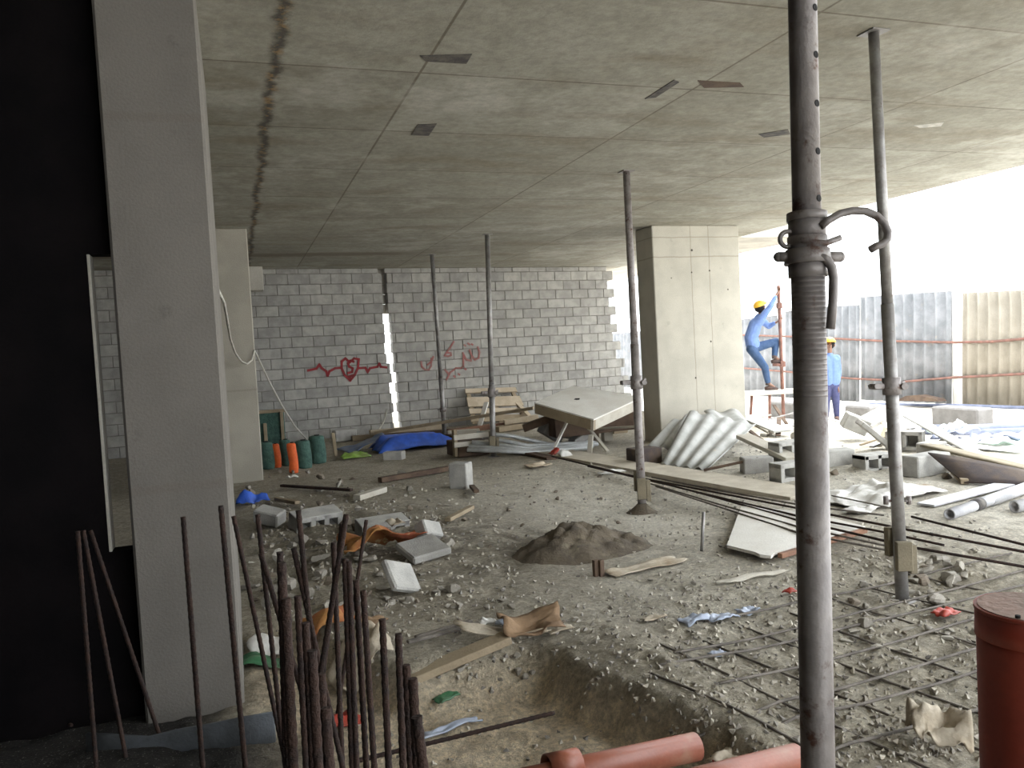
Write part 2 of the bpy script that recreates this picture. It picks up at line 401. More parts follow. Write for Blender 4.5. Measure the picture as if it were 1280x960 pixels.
for nm, arr in (('dust', dust), ('damp', damp), ('sand', sand), ('painted_shade', dark)):
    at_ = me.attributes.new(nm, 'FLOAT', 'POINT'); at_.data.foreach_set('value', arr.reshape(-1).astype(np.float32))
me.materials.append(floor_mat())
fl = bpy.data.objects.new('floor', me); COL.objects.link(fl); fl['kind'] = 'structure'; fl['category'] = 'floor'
fl['label'] = 'dusty uneven floor of dirt, sand and broken concrete'
# ground outside
b = MB()
gxx = axis((8.5, 12, .5), (12, 60, 8)); P = []
def og(x, y): return -.34*float(sst(8.5, 10.5, x)) - .02 + .03*float(vn(x, y, 77))
P = [[(x, y, og(x, y)) for y in axis((-30, 0, 6), (0, 22, .8), (22, 80, 8))] for x in gxx]
b.sheet(P, .04)
struct('ground', b, white_ground, 'glaring white sandy ground outside the building')
b = MB(); b.sheet([[(x, y, -.3) for y in (20, 40, 80)] for x in (-30, -10, 8.5)], .04)
struct('ground_rear', b, white_ground, 'pale ground behind the rear block wall')
# ceiling
b = MB(); b.box((1.0, 10.4, H+.15), (15.0, 14.4, .3)); b.box((-.95, -.9, H+.15), (11.1, 8.2, .3)); ceil = struct('ceiling', b, ceiling_mat(), 'concrete slab ceiling with board marks and stains')  # near right part left open, out of view, to let in more light
b = MB(); b.box((9.6, 17.2, H+.2), (2.2, 9.0, .22)); struct('trim_1', b, concrete, 'slab edge strip beyond the ceiling')
# columns
def column(x0, x1, y0, y1, mat, name, z0=-.6):
    b = MB(); b.box(((x0+x1)/2, (y0+y1)/2, (z0+H)/2), (x1-x0, y1-y0, H-z0), None, .012)
    return b.build(name, mat, None, (x0, y0, 0))
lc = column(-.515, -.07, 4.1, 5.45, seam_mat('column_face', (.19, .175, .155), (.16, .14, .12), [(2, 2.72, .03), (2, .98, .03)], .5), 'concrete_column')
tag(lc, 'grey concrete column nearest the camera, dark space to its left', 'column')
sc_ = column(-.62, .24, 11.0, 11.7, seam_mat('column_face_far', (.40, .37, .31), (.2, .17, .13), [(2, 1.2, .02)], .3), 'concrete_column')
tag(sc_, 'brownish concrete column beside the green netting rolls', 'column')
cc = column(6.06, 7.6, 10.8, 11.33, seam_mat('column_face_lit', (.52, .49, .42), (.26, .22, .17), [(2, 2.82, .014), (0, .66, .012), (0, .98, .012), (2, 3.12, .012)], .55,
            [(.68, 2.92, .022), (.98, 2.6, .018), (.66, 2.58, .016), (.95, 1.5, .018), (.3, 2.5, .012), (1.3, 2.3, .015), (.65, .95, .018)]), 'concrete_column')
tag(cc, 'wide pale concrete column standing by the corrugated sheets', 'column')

# back wall of concrete blocks
W0 = np.array([.4, 15.85, 0]); WA = math.atan(.1); WD = np.array([math.cos(WA), math.sin(WA), 0]); WN = np.array([math.sin(WA), -math.cos(WA), 0]); WR = rotz(WA)
def wp(s_, z, o=0.0): return W0 + WD*s_ + WN*o + np.array([0, 0, z])
def on_wall(px, py, o=.005):
    r = ray(px, py); t = ((W0 - CAM) @ WN)/(r @ WN); p = CAM + r*t; q = p-W0
    return float(q @ WD), float(p[2])
b = MB(); mo = MB(); BL, BHt = .41, .2
rw = random.Random(3)
for k in range(17):
    z0 = k*BHt; hh = min(BHt, H-z0); zc = z0+hh/2
    off = (BL/2 if k % 2 else 0)
    gl = on_wall(482+.9*(10-k)*.6, 450)[0]; gr = on_wall(490.5+.9*(10-k)*.55, 450)[0]
    gl += rw.uniform(-.04, .05); gr += rw.uniform(-.03, .03)
    if k >= 12: gr -= .02
    zpx = float(np.interp(zc, [0, .5, .9, 1.3, 1.75, 3.2], [783, 778, 774, 768, 763, 755]))
    er = on_wall(zpx, 455 - (zc-1.55)*58 - (zpx-295)*.0545)[0] + (.16 if k % 2 else 0)
    for (sa, sb) in ((-6.0, gl), (gr, er)):
        s0 = math.floor((sa-off)/BL)*BL + off
        while s0 < sb - .03:
            a, c = max(s0, sa), min(s0+BL, sb)
            if c-a > .05:
                b.box(wp((a+c)/2, zc, rw.uniform(-.006, .006)), (c-a-.013, .2, hh-.013), WR, .006)
            s0 += BL
        mo.box(wp((sa+sb)/2, zc, 0), (sb-sa-.04, .178, hh), WR)
wb = struct('wall_back', b, block_grey, 'concrete block wall at the rear with ragged right end and narrow gap', None, tuple(W0))
struct('mortar_bed', mo, mortar, None, wb)
# lit infill at the top of the gap
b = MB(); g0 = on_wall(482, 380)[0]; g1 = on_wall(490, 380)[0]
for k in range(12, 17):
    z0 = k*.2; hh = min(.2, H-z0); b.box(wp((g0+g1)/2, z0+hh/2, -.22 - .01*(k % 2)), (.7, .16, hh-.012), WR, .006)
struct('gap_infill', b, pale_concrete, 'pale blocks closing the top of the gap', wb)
# pale block stub under the ceiling beside the far column
b = MB(); p0 = dy(312, 341, 15.3); p1 = dy(327, 363, 15.3)
b.box(((p0[0]+p1[0])/2, 15.45, (H+p1[2])/2), (.27, .3, H-p1[2]), None, .01)
tag(b.build('corbel', pale_concrete), 'small pale concrete stub under the ceiling, beside the far column', 'corbel')

# wall with an opening on the left, its darkness put into the colour
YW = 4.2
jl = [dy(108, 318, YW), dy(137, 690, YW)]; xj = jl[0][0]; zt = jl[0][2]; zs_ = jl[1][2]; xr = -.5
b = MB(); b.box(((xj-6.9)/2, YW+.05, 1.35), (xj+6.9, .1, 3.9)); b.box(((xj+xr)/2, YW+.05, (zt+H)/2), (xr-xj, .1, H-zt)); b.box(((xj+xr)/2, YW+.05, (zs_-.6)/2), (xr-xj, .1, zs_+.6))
dwl = struct('wall_left', b, shade_black_wall, 'unlit dark wall left of the near column')
b = MB(); b.box((xj+.006, YW+.05, (zt+zs_)/2), (.014, .1, zt-zs_), None, .002); struct('opening_jamb', b, pale_concrete, 'thin pale edge of the opening in the dark wall', dwl)  # light on the jamb face put into the colour as a pale strip
b = MB(); b.box((-1.35, -1.4, 1.45), (.25, 7.2, 3.7)); b.box((-4.2, -4.7, 1.45), (5.9, .3, 3.7)); b.box((-6.8, 6, 1.45), (.3, 21, 3.7))  # unseen walls, added to block light from the dark left space
struct('wall_side', b, shade_black_wall, 'unseen walls added to keep light off the left side')
b = MB(); b.box((-.2, -4.85, 1.45), (2.4, .25, 3.7)); struct('wall_light_limit', b, concrete, 'unseen wall behind the camera, added to limit the light')  # unseen, its width set by how much light comes from the rear
# stains and tape stuck on the ceiling
for quad, mt, lb in (([(525, 70), (590, 68), (583, 80), (532, 77)], tape_m, 'dark strip stuck on ceiling'), ([(522, 156), (546, 155), (536, 170), (514, 169)], tape_m, 'small dark patch on ceiling'),
                 ([(843, 100), (849, 103), (820, 122), (806, 124)], tape_m, 'dark patch on ceiling'), ([(872, 101), (925, 104), (930, 109), (880, 110)], timber_dark, 'brown scrap on ceiling'),
                 ([(948, 168), (985, 162), (988, 168), (955, 172)], tape_m, 'dark scuff patch on ceiling'), ([(1142, 157), (1180, 153), (1176, 158), (1150, 160)], tape_w, 'white torn scrap on ceiling')):
    b = MB(); b.prism([zz(x, y, H-.004) for x, y in quad], (0, 0, .006)); q = b.build('ceiling_patch', mt, ceil); q['label'] = lb

# graffiti
def gz(x, y): return 380 + x/5.333, 420 + y/5.333
def stroke(b, pts, wd):
    P = [on_wall(*gz(x, y)) for x, y in pts]
    for (a, c) in zip(P[:-1], P[1:]):
        a = V(a); c = V(c); L = np.linalg.norm(c-a)
        if L < 1e-4: continue
        t = (c-a)/L; ang = math.atan2(t[1], t[0]); mid = (a+c)/2
        b.box(wp(mid[0], mid[1], .112), (L+wd*.8, .008, wd), WR @ rot(0, -ang, 0))
b = MB()
for st in ([(20, 230), (75, 218), (95, 190), (110, 214), (140, 235), (150, 265), (162, 235), (200, 215), (245, 212)], [(300, 296), (262, 258), (243, 215), (243, 170), (268, 150), (296, 176), (325, 150), (356, 155), (350, 215), (328, 262), (300, 296)],
           [(322, 172), (300, 165), (284, 182), (292, 204), (316, 216), (312, 240), (285, 246)], [(355, 215), (400, 212), (415, 240), (430, 215), (480, 205), (492, 184), (502, 205), (540, 210)],
           [(300, 296), (298, 268), (318, 262), (288, 270)]): stroke(b, st, .045)
q = b.build('heart_graffiti', red_paint, wb); q['label'] = 'red spray painted heart with heartbeat line'
b = MB()
for st in ([(770, 172), (774, 205), (795, 224), (820, 226), (836, 200), (838, 150)], [(812, 192), (838, 170), (850, 140)], [(985, 40), (962, 78), (945, 100), (925, 132), (948, 136), (968, 130), (966, 114), (946, 112)],
           [(1145, 75), (1157, 110), (1150, 148), (1126, 160), (1106, 132), (1090, 96)], [(1106, 132), (1100, 166), (1070, 160), (1046, 112)], [(1050, 130), (1050, 200), (1035, 214), (1000, 214), (962, 244), (938, 290)], [(928, 225), (955, 258)],
           [(1058, 217), (1066, 223)], [(1016, 252), (1024, 258)], [(986, 266), (994, 272)], [(1080, 50), (1090, 58)], [(1055, 60), (1064, 66)], [(1105, 55), (1112, 60)]): stroke(b, st, .036)
q = b.build('script_graffiti', red_faint, wb); q['label'] = 'faded red spray painted script lettering'

# fence of corrugated sheets, outside on the right
FXX = 15.5
def corr_grid(TL, TR, BR, BL_, waves, amp, nrm, nv=3, spw=6):
    TL, TR, BR, BL_ = map(V, (TL, TR, BR, BL_)); nrm = V(nrm); nu = int(round(waves*spw))
    return [[(TL*(1-u)+TR*u)*(1-v) + (BL_*(1-u)+BR*u)*v + nrm*amp*math.sin(2*math.pi*waves*u) for v in np.linspace(0, 1, nv)] for u in np.linspace(0, 1, nu+1)]
def fence_sheet(px0, px1, yt0, yt1, yb0, yb1, waves, mat, label, off=0.0, X_=FXX):
    b = MB(); g = corr_grid(dx(px0, yt0, X_), dx(px1, yt1, X_), dx(px1, yb1, X_), dx(px0, yb0, X_), waves, .045, (1, 0, 0)); b.sheet(g, .006)
    ob = b.build('fence_sheet', mat); ob.location.x += off
    return tag(ob, label, 'fence sheet', 'corrugated fence sheets')
fence_sheet(1203, 1330, 366, 360, 508, 510, 9, corr_fence_tan, 'tan corrugated fence sheet at the right edge of the photo')
fence_sheet(1076, 1190, 371, 363, 500, 505, 9, corr_fence, 'grey corrugated fence sheet behind the second prop')
fence_sheet(1030, 1074, 383, 381, 506, 506, 5, corr_fence, 'narrow grey corrugated fence sheet right of the standing worker', .02)
fence_sheet(981, 1031, 389, 384, 507, 506, 5, corr_fence, 'corrugated fence sheet hidden mostly by the thick front prop', .02)
fence_sheet(925, 977, 399, 393, 507, 507, 6, corr_fence, 'corrugated fence sheet behind the climbing worker', .02)
fence_sheet(762, 802, 417, 414, 500, 503, 9, corr_fence, 'pale corrugated fence sheet seen past the ragged wall end', .1)
for (pxs, ys, mt, lb) in (([(975, 388), (978, 400), (980, 507)], 0, white_board, 'white fence post behind the scaffold pole'), ([(1195, 364), (1197, 430), (1198, 507)], 0, white_board, 'wide white fence post between grey and tan sheets'), ([(1076, 371), (1073, 440), (1068, 505)], 0, white_board, 'thin leaning white fence post')):
    b = MB(); wd = .05 if 'thin' in lb else .12
    b.tube([dx(x, y, FXX+.12) for x, y in pxs], wd, 8); tag(b.build('fence_post', mt), lb, 'post', 'white fence posts')
for pts, lb in (([(905, 418), (1000, 421), (1100, 426), (1190, 428), (1240, 427), (1320, 420)], 'upper rusty fence rail sagging across the sheets'), ([(905, 458), (1000, 466), (1062, 473), (1104, 475)], 'lower rusty fence rail left of the second prop'), ([(1130, 477), (1190, 472), (1250, 469), (1320, 465)], 'lower rusty fence rail right of the second prop')):
    b = MB(); b.tube([dx(x, y, FXX-.06) for x, y in pts], .028, 8); tag(b.build('fence_rail', rust_red), lb, 'rail', 'rusty fence rails')
b = MB(); b.tube([dx(x, y, FXX-.2) for x, y in ((905, 505), (1060, 505), (1200, 507), (1320, 511))], .04, 8); tag(b.build('fence_rail', blue_steel), 'blue-grey bottom rail along the fence foot', 'rail')
b = MB(); b.tube([dx(x, y, FXX-.06) for x, y in ((905, 389), (1000, 386), (1030, 383))], .035, 8); tag(b.build('fence_rail', white_board), 'pale top rail behind the climbing worker', 'rail')
for px0, px1, y0, y1, lb in ((1056, 1086, 507, 530, 'grey concrete footing block right of the standing worker'), (1164, 1222, 508, 534, 'wide grey concrete footing block under the white fence post'), (960, 992, 502, 522, 'grey concrete footing block behind the scaffold pole')):
    p = zz(px0, y1, -.36); q = dx(px1, y1, p[0]); z1 = dx(px0, y0, p[0])[2]; b = MB()
    b.box((p[0]+.2, (p[1]+q[1])/2, (z1-.4)/2), (.4, abs(p[1]-q[1]), z1+.4), None, .03); tag(b.build('footing_block', footing), lb, 'concrete block', 'footing blocks by the fence')
b = MB(); b.tube([zz(x, y, -.25) for x, y in ((1152, 537), (1215, 537), (1300, 534))], .09, 10); b.tube([zz(x, y, -.3) for x, y in ((1152, 540), (1215, 541), (1300, 539))], .07, 10)
tag(b.build('steel_pipe', blue_steel), 'long blue-grey pipe pair on white ground by the fence', 'pipe')
p = zz(1140, 500, 0); b = MB(); gx_ = [dx(x, y, 15.1) for x, y in ((1128, 500), (1142, 486), (1165, 485), (1190, 498))]
b.prism([dx(x, y, 15.2) for x, y in ((1130, 500), (1142, 494), (1158, 493), (1180, 498), (1184, 501))], (-.25, 0, 0)); tag(b.build('broken_sheet', timber_dark), 'reddish broken sheet leaning at fence foot behind the second prop', 'sheet')

# ================================================================ STEEL PROPS
def lerp_z(a, b, z): t = (z-a[2])/(b[2]-a[2]); return a + (b-a)*t
def prop(label, base, top, zj, ro, ri, mo_, mi_, holes=(), collar=True, low=None):
    base = V(base); top = V(top); P = lambda z: lerp_z(base, top, z)
    t = thing('steel_prop', label, 'prop', base, 'steel props in a line under the slab')
    b = MB(); b.cyl(P(base[2]+.008), P(zj), ro, 20); b.build('outer_tube', mo_, t)
    b = MB(); b.cyl(P(zj), P(top[2]-.008), ri, 20); b.build('inner_tube', mi_, t)
    b = MB(); b.box(base+V((0, 0, .004)), (.14, .14, .008), None, .002); b.build('base_plate', mo_, t)
    b = MB(); b.box(top-V((0, 0, .004)), (.13, .13, .008), None, .002); b.build('head_plate', mi_, t)
    return t, P
# nearest prop
A0 = dd(1003, 0, 1.4); B0 = dd(1022.5, 960, 1.4); zb = hz(*lerp_z(A0, B0, 0)[:2])
t, P = prop('thick dark steel prop nearest the camera, running from top to bottom of the photo', lerp_z(A0, B0, zb), lerp_z(A0, B0, H), dd(1012, 300, 1.4)[2], .0285, .0242, steel_dark, steel_dark)
for px, py in ((1015, 15), (1018, 73), (1020.5, 133), (1022.5, 192), (1024, 250)):
    b = MB(); c = P(dd(px, py, 1.4)[2]); n = -FW*.8 + RT*.6; n = n/np.linalg.norm(n)
    b.cyl(c+n*.018, c+n*.0248, .0062, 12); b.build('pin_hole', hole_mat, t)
zc = [dd(1012, y, 1.4)[2] for y in (266, 276, 296, 312, 330, 346)]
b = MB(); b.cyl(P(zc[1]), P(zc[0]), .034, 20); b.cyl(P(zc[2]), P(zc[1]), .0315, 20); b.cyl(P(zc[3]), P(zc[2]), .0335, 20); b.cyl(P(zc[4]), P(zc[3]), .040, 20, .037); b.cyl(P(zc[5]), P(zc[4]), .033, 20); col = b.build('collar_nut', steel_dark, t)
b = MB(); q = P(dd(1012, 321, 1.4)[2]); b.tube([q-RT*.051, q-RT*.03], .009, 10); b.tube([q+RT*.03, q+RT*.056], .0095, 10); b.ball(q-RT*.051, .009); b.ball(q+RT*.056, .0095); b.build('lug', steel_dark, col)
b = MB(); c = dd(984.5, 299, 1.395); b.tube([c + RT*.0115*math.cos(a)*1.15 + UP*.0135*math.sin(a) for a in np.linspace(0, 2*math.pi, 20)], .0042, 8); b.build('ring', steel_dark, col)
b = MB(); b.tube([dd(1000, 300, 1.37), dd(1032, 304, 1.37), dd(1051, 297, 1.37)], .0052, 8); b.tube([dd(x, y, 1.372) for x, y in ((1026, 283), (1036, 275), (1050, 267), (1066, 263.5), (1082, 264), (1096, 270), (1105, 279), (1110, 290), (1109, 299), (1103, 305), (1095, 308), (1088, 312))], .0068, 10); b.build('locking_hook', steel_dark, t)
b = MB(); b.tube([dd(x, y, 1.37) for x, y in ((1024, 320), (1034, 325), (1040, 334), (1042, 348), (1041, 380), (1038, 411))], .0078, 10); b.build('hanging_handle', steel_dark, t)
b = MB()
for k in range(24):
    z = dd(1012, 344, 1.4)[2] - k*.009
    b.cyl(P(z-.005), P(z), .02858, 20, .0285)
b.build('thread', steel_dark, t)
# second prop
def coupler(t, P, z, r, s=1.0):
    b = MB(); b.cyl(P(z-.05*s), P(z+.05*s), r*1.4, 16); q = P(z)
    b.box(q-RT*.075*s+FW*0, (.09*s, .05*s, .035*s), None, .006); b.tube([q-RT*.10*s-FW*.04, q-RT*.10*s+FW*.05], .016*s, 8); b.tube([q+RT*.055*s-FW*.05*s, q+RT*.055*s+FW*.03], .02*s, 10); b.tube([q+RT*.03*s, q+RT*.075*s+V((0, 0, .03*s))], .009*s, 8)
    return b.build('coupler', steel_dark, t)
def cleats(t, P, z0, z1, r, k=3):
    for i in range(k):
        a = -2.0 + i*1.75; n = V((math.cos(a), math.sin(a), 0)); j = (0, -.03, .06)[i]
        b = MB(); b.box((P(z0)+P(z1))/2 + n*(r+.022) + V((0, 0, j)), (.042, .085, z1-z0), rotz(a), .004); b.build('timber_cleat', cleat_m, t)
def bolts(t, P, z, r):
    for s_ in (-1, 1):
        b = MB(); q = P(z)+RT*s_*r; b.tube([q, q+RT*s_*.035], .008, 8); b.cyl(q+RT*s_*.03-V((0, 0, .02)), q+RT*s_*.03+V((0, 0, .028)), .014, 8); b.build('bolt', steel_dark, t)
b2 = at(1128, 751); t2 = zz(1092, 40, H)
t, P = prop('grey steel prop second from the camera, right of the thick one', b2, t2, dd(1104, 380, 4.55)[2], .036, .031, steel, steel)
zq = lambda y, d: dd(1116, y, d)[2]
coupler(t, P, lerp_z(b2, t2, zq(485, 4.5))[2], .036, 1.0)
b = MB(); b.tube([P(zq(485, 4.5))-RT*.03, P(zq(486, 4.5))-RT*.13+UP*.0], .012, 8); b.build('wedge_pin', steel_dark, t)
bolts(t, P, zq(634, 4.45), .036); cleats(t, P, zq(724, 4.4), zq(686, 4.4), .036)
b3 = at(803, 641); t3 = zz(783, 214, H)
t, P = prop('slim steel prop left of the wide pale column', b3, t3, dd(795, 430, 8.0)[2], .042, .037, steel_dark, steel_dark)
coupler(t, P, dd(797, 478, 8)[2], .042, 1.3); cleats(t, P, dd(803, 620, 8)[2], dd(803, 594, 8)[2], .042)
b = MB(); c = P(b3[2]); b.sheet([[c + V((.19*u*math.cos(a), .19*u*math.sin(a), .15*(1-u)**1.5 - .01)) for u in np.linspace(.2, 1, 6)] for a in np.linspace(0, 2*math.pi, 17)], .004); b.build('mortar_foot', soil, t)
b4 = at(617, 571); t4 = zz(609, 293, H)
t, P = prop('slim steel prop in front of the right half of the block wall', b4, t4, dd(613, 480, 12)[2], .042, .037, steel, steel)
coupler(t, P, dd(614, 490, 12)[2], .042, 1.3); cleats(t, P, dd(616, 563, 12)[2], dd(616, 542, 12)[2], .042)
b5 = at(556, 546); t5 = zz(540, 318, H)
t, P = prop('steel prop farthest away, beside the red script graffiti', b5, t5, dd(551, 470, 14.6)[2], .042, .036, steel, steel)
coupler(t, P, dd(553, 512, 14.6)[2], .042, .8)

# ================================================================ STARTER BARS
def rebar(p0, p1, r, label, group=None, mat=rust, name='rebar', bend=None, cat='rebar', st=.014):
    p0, p1 = V(p0), V(p1); L = np.linalg.norm(p1-p0); n = max(2, int(L/st)); pts = []; rad = []
    for i in range(n+1):
        t = i/n; p = p0 + (p1-p0)*t
        if bend is not None: p = p + V(bend)*math.sin(math.pi*t)
        pts.append(p); rad.append(r*(1.12 if i % 2 else .95))
    b = MB(); b.tube(pts, r, 8, True, rad); o = b.build(name, mat, None, p0)
    return tag(o, label, cat, group)
def starter(tp, bt, wpx, label, dia=.018):
    d = dia*1000/wpx; a = dd(*tp, d); c = dd(*bt, d)
    z0 = -.38; k = (z0-a[2])/(c[2]-a[2]); c = a + (c-a)*k
    return rebar(c, a, dia/2, label, 'starter bars')
SB = 'rusty starter bar standing in the dense bunch at the bottom of the photo'
starter((229, 646), (248, 890), 6.2, 'thin rusty starter bar in front of the near column, left one of two')
starter((276, 632), (300, 888), 6.4, 'thin rusty starter bar by the right edge of the near column')
starter((292, 645), (344, 892), 5.6, 'rusty starter bar leaning just right of the near column edge')
starter((322, 643), (350, 898), 6, 'slightly leaning rusty starter bar, second right of the near column')
starter((326, 692), (358, 800), 6.4, 'rusty starter bar tilted behind the thick pair at left of the bunch')
starter((373, 638), (388, 790), 6.6, 'tall thin rusty starter bar whose tip is level with the hollow block')
starter((367, 685), (386, 770), 6.6, SB); starter((433, 643), (402, 835), 7, 'rusty starter bar leaning left, its top crossing others in the bunch')
starter((428, 655), (404, 838), 6.4, SB); starter((458, 650), (443, 750), 4.6, 'thinnest rusty starter bar, leaning left before the printed paper bag')
starter((350, 690), (352, 760), 8, SB); starter((352, 703), (360, 900), 11, 'thick rusty starter bar at the left side of the dense bunch')
starter((357, 748), (367, 960), 12, SB); starter((372, 745), (383, 960), 8.4, SB); starter((382, 778), (391, 960), 9.4, SB)
starter((390, 813), (398, 960), 12, SB); starter((402, 842), (407, 960), 10, SB)
starter((407, 885), (412, 960), 13, 'shortest thick rusty starter bar in the middle of the bunch')
starter((417, 678), (428, 960), 6.5, SB); starter((431, 698), (440, 960), 7, SB); starter((436, 701), (446, 960), 7, SB)
starter((445, 725), (458, 960), 7.4, SB); starter((454, 738), (468, 960), 7.6, SB)
starter((478, 774), (486, 960), 8.4, 'separate rusty starter bar right of the tall middle bars')
starter((498, 792), (504, 960), 9, SB); starter((508, 831), (514, 960), 10, SB); starter((516, 848), (522, 960), 12, SB)
starter((521, 896), (529, 960), 13, 'thick short rusty starter bar at the right end of the bunch')
starter((97, 664), (111, 840), 5.3, 'rusty starter bar farthest left, almost lost in the dark'); starter((104, 663), (150, 908), 5.2, 'second rusty starter bar from the left, in the dark space'); starter((113, 663), (197, 912), 5, 'rusty starter bar leaning from the dark to the column foot')

# bent board around the column foot
pts = [(108, 916), (150, 919), (185, 921), (222, 912), (262, 905), (300, 897), (342, 890)]
b = MB(); g = []
for x, y in pts:
    p = dd(x, y, 3.55); g.append([p, p - V((0, 0, .06)), p - V((0, .01, .13))])
b.sheet(g, .02); tag(b.build('bent_board', hose_m), 'dark bent formwork board on edge at the near column foot', 'board')
# loose bars
a = dd(693, 891, 3.2); c = dd(500, 938, 3.0); rebar(a, c + (c-a)*.3, .0085, 'rusty loose bar lying over the sand pit', None)
for p0, p1, lb in (((-40, 882), (112, 883), 'loose bar lying level in the dark at the left edge'), ((-20, 822), (90, 850), 'loose bar slanting in the dark at the left edge'), ((20, 884), (90, 912), 'short loose bar in the dark below the level one')):
    rebar(at(*p0, up=.02), at(*p1, up=.02), .008, lb, 'loose bars in the dark')

# ================================================================ FLOOR MESH OF BARS
mat_t = thing('rebar_mat', 'rusty crossed reinforcing bars half buried in the floor at lower right', 'rebar mat', (2.9, 2.9, hz(2.9, 2.9)))
def gbar(p, q, r=.0055, up=.004):
    n = 40; b = MB(); P_ = []
    for i in range(n+1):
        t = i/n; x = p[0]+(q[0]-p[0])*t; y = p[1]+(q[1]-p[1])*t; P_.append((x, y, hz(x, y)))
    Z_ = np.array([k[2] for k in P_]); Zs = np.convolve(np.pad(Z_, 5, 'edge'), np.ones(11)/11, 'valid')
    b.tube([(k[0], k[1], zs+up+.012) for k, zs in zip(P_, Zs)], r, 6); return b.build('bar', grey_bar, mat_t)
for p, q in (((1.5, 2.33), (4.0, 2.47)), ((1.52, 2.58), (4.3, 2.72)), ((1.6, 2.70), (4.4, 2.95)), ((1.9, 2.98), (4.5, 3.22)), ((1.75, 3.24), (4.5, 3.42)), ((1.9, 3.36), (4.6, 3.62)), ((2.3, 3.72), (4.7, 3.85))): gbar(p, q, .0065, .006)
for p, q in (((1.68, 3.2), (1.98, 2.0)), ((1.9, 3.5), (2.25, 1.9)), ((2.15, 3.5), (2.55, 1.9)), ((2.45, 3.6), (2.8, 2.0)), ((2.8, 3.65), (3.05, 2.1)), ((3.15, 3.8), (3.4, 2.3)), ((3.5, 3.9), (3.8, 2.5)), ((3.9, 3.9), (4.2, 2.6))): gbar(p, q, .0055, -.006)

# bundle of long bars on the floor
def floor_path(pts, up, n=24):
    W = [at(x, y) for x, y in pts]; out = []
    for a, c in zip(W[:-1], W[1:]):
        for i in range(n): t = i/n; p = a + (c-a)*t; out.append(V((p[0], p[1], hz(p[0], p[1])+up)))
    out.append(W[-1]+V((0, 0, up))); Z_ = np.array([k[2] for k in out]); Zs = np.convolve(np.pad(Z_, 8, 'edge'), np.ones(17)/17, 'valid')
    for k, z in zip(out, Zs): k[2] = max(z, k[2]-.0)
    return out
LB = [([(690, 577), (806, 606), (1000, 646), (1160, 679), (1300, 707)], .012, 'rear bar'), ([(735, 590), (830, 613), (1000, 656), (1100, 676), (1180, 694)], .011, ''), ([(812, 607), (900, 632), (1000, 662), (1140, 697), (1310, 728)], .012, ''),
      ([(812, 612), (900, 640), (1000, 670), (1130, 700)], .010, ''), ([(820, 616), (905, 645), (1000, 678), (1120, 703)], .010, ''), ([(815, 604), (880, 618), (1000, 641), (1105, 655)], .010, ''), ([(1040, 629), (1090, 640), (1115, 646)], .008, ''), ([(1140, 657), (1220, 678), (1300, 699)], .012, '')]
names = ['long bar of the bundle lying against the beige plank', 'dark bar of the bundle crossing the white board corner', 'longest dark bar, running past the second prop foot to the right edge', 'dark bar over the white board, second from the front', 'front dark bar lying across the white board', 'bar just in front of the beige plank edge', 'short thin bar on dusty floor right of the thick prop', 'dark bar on the floor right of the second prop']
for (pts, r, _), lb in zip(LB, names):
    b = MB(); b.tube([at(x, y, .07) for x, y in pts], r*.8, 7); tag(b.build('steel_bar', rust if r > .01 else grey_bar), lb, 'steel bar', 'long bars across the floor')
# beige plank with dark edge
def plank(p0, p1, wd, th, mat, label, cat='plank', name='plank', group=None, tilt=0.0, bev=.004):
    p0, p1 = V(p0), V(p1); d = p1-p0; L = np.linalg.norm(d); d = d/L; s = np.cross(d, (0, 0, 1)); s /= np.linalg.norm(s); n = np.cross(s, d)
    s2 = s*math.cos(tilt)+n*math.sin(tilt); n2 = np.cross(s2, d)
    b = MB(); b.box((p0+p1)/2, (L, wd, th), np.stack([d, s2, n2], 1), bev); return tag(b.build(name, mat), label, cat, group)
plank(at(690, 567, .02), at(1010, 619, -.01), .5, .05, dusty_plank, 'long beige plank lying from the slab pile towards the thick prop')
plank(at(560, 545, .03), at(690, 575, .02), .16, .04, timber_dark, 'dark board lying in front of the metal profiles')

# ================================================================ PIPES
b = MB(); P0 = at(876, 934, .06); P1 = at(660, 972, .06); d = (P1-P0)
P0 = dd(870, 933, 2.95); P1 = dd(690, 972, 2.72); d = P1-P0
t = thing('orange_pipe', 'orange plastic drain pipe lying at the pit edge, left one', 'pipe', (P0+P1)/2-V((0, 0, .05)), 'orange pipes')
b.pipe(P0, P0+d*1.6, .05, .045, 22); b.build('pipe_body', orange_pipe, t)
j = dd(713, 957, 2.76); u = d/np.linalg.norm(d); b = MB(); b.pipe(j-u*.03, j+u*.09, .0535, .049, 22); b.build('socket', orange_pipe, t)
P0 = dd(996, 949, 2.66); P1 = dd(890, 976, 2.5); d = P1-P0
b = MB(); b.pipe(P0, P0+d*2.2, .05, .045, 22); o = b.build('orange_pipe', orange_pipe); tag(o, 'orange plastic drain pipe lying by the thick prop foot', 'pipe', 'orange pipes')
c = dd(1287, 759, 1.33); zf = hz(c[0], c[1])
t = thing('red_pipe', 'thick brick-red upright pipe with dusty lid at the right edge', 'pipe', (c[0], c[1], zf))
b = MB(); b.cyl((c[0], c[1], zf), (c[0], c[1], c[2]-.006), .079, 40); b.build('pipe_body', red_pipe, t)
b = MB(); b.cyl((c[0], c[1], c[2]-.006), (c[0], c[1], c[2]), .0815, 40); b.cyl((c[0], c[1], c[2]-.05), (c[0], c[1], c[2]-.006), .0815, 40, .0805); cp = b.build('lid', red_pipe, t)
b = MB(); b.cyl((c[0], c[1], c[2]), (c[0], c[1], c[2]+.0015), .076, 40); q = b.build('lid_top', pipe_cap, cp); q['label'] = 'dusty greyish top of the lid'
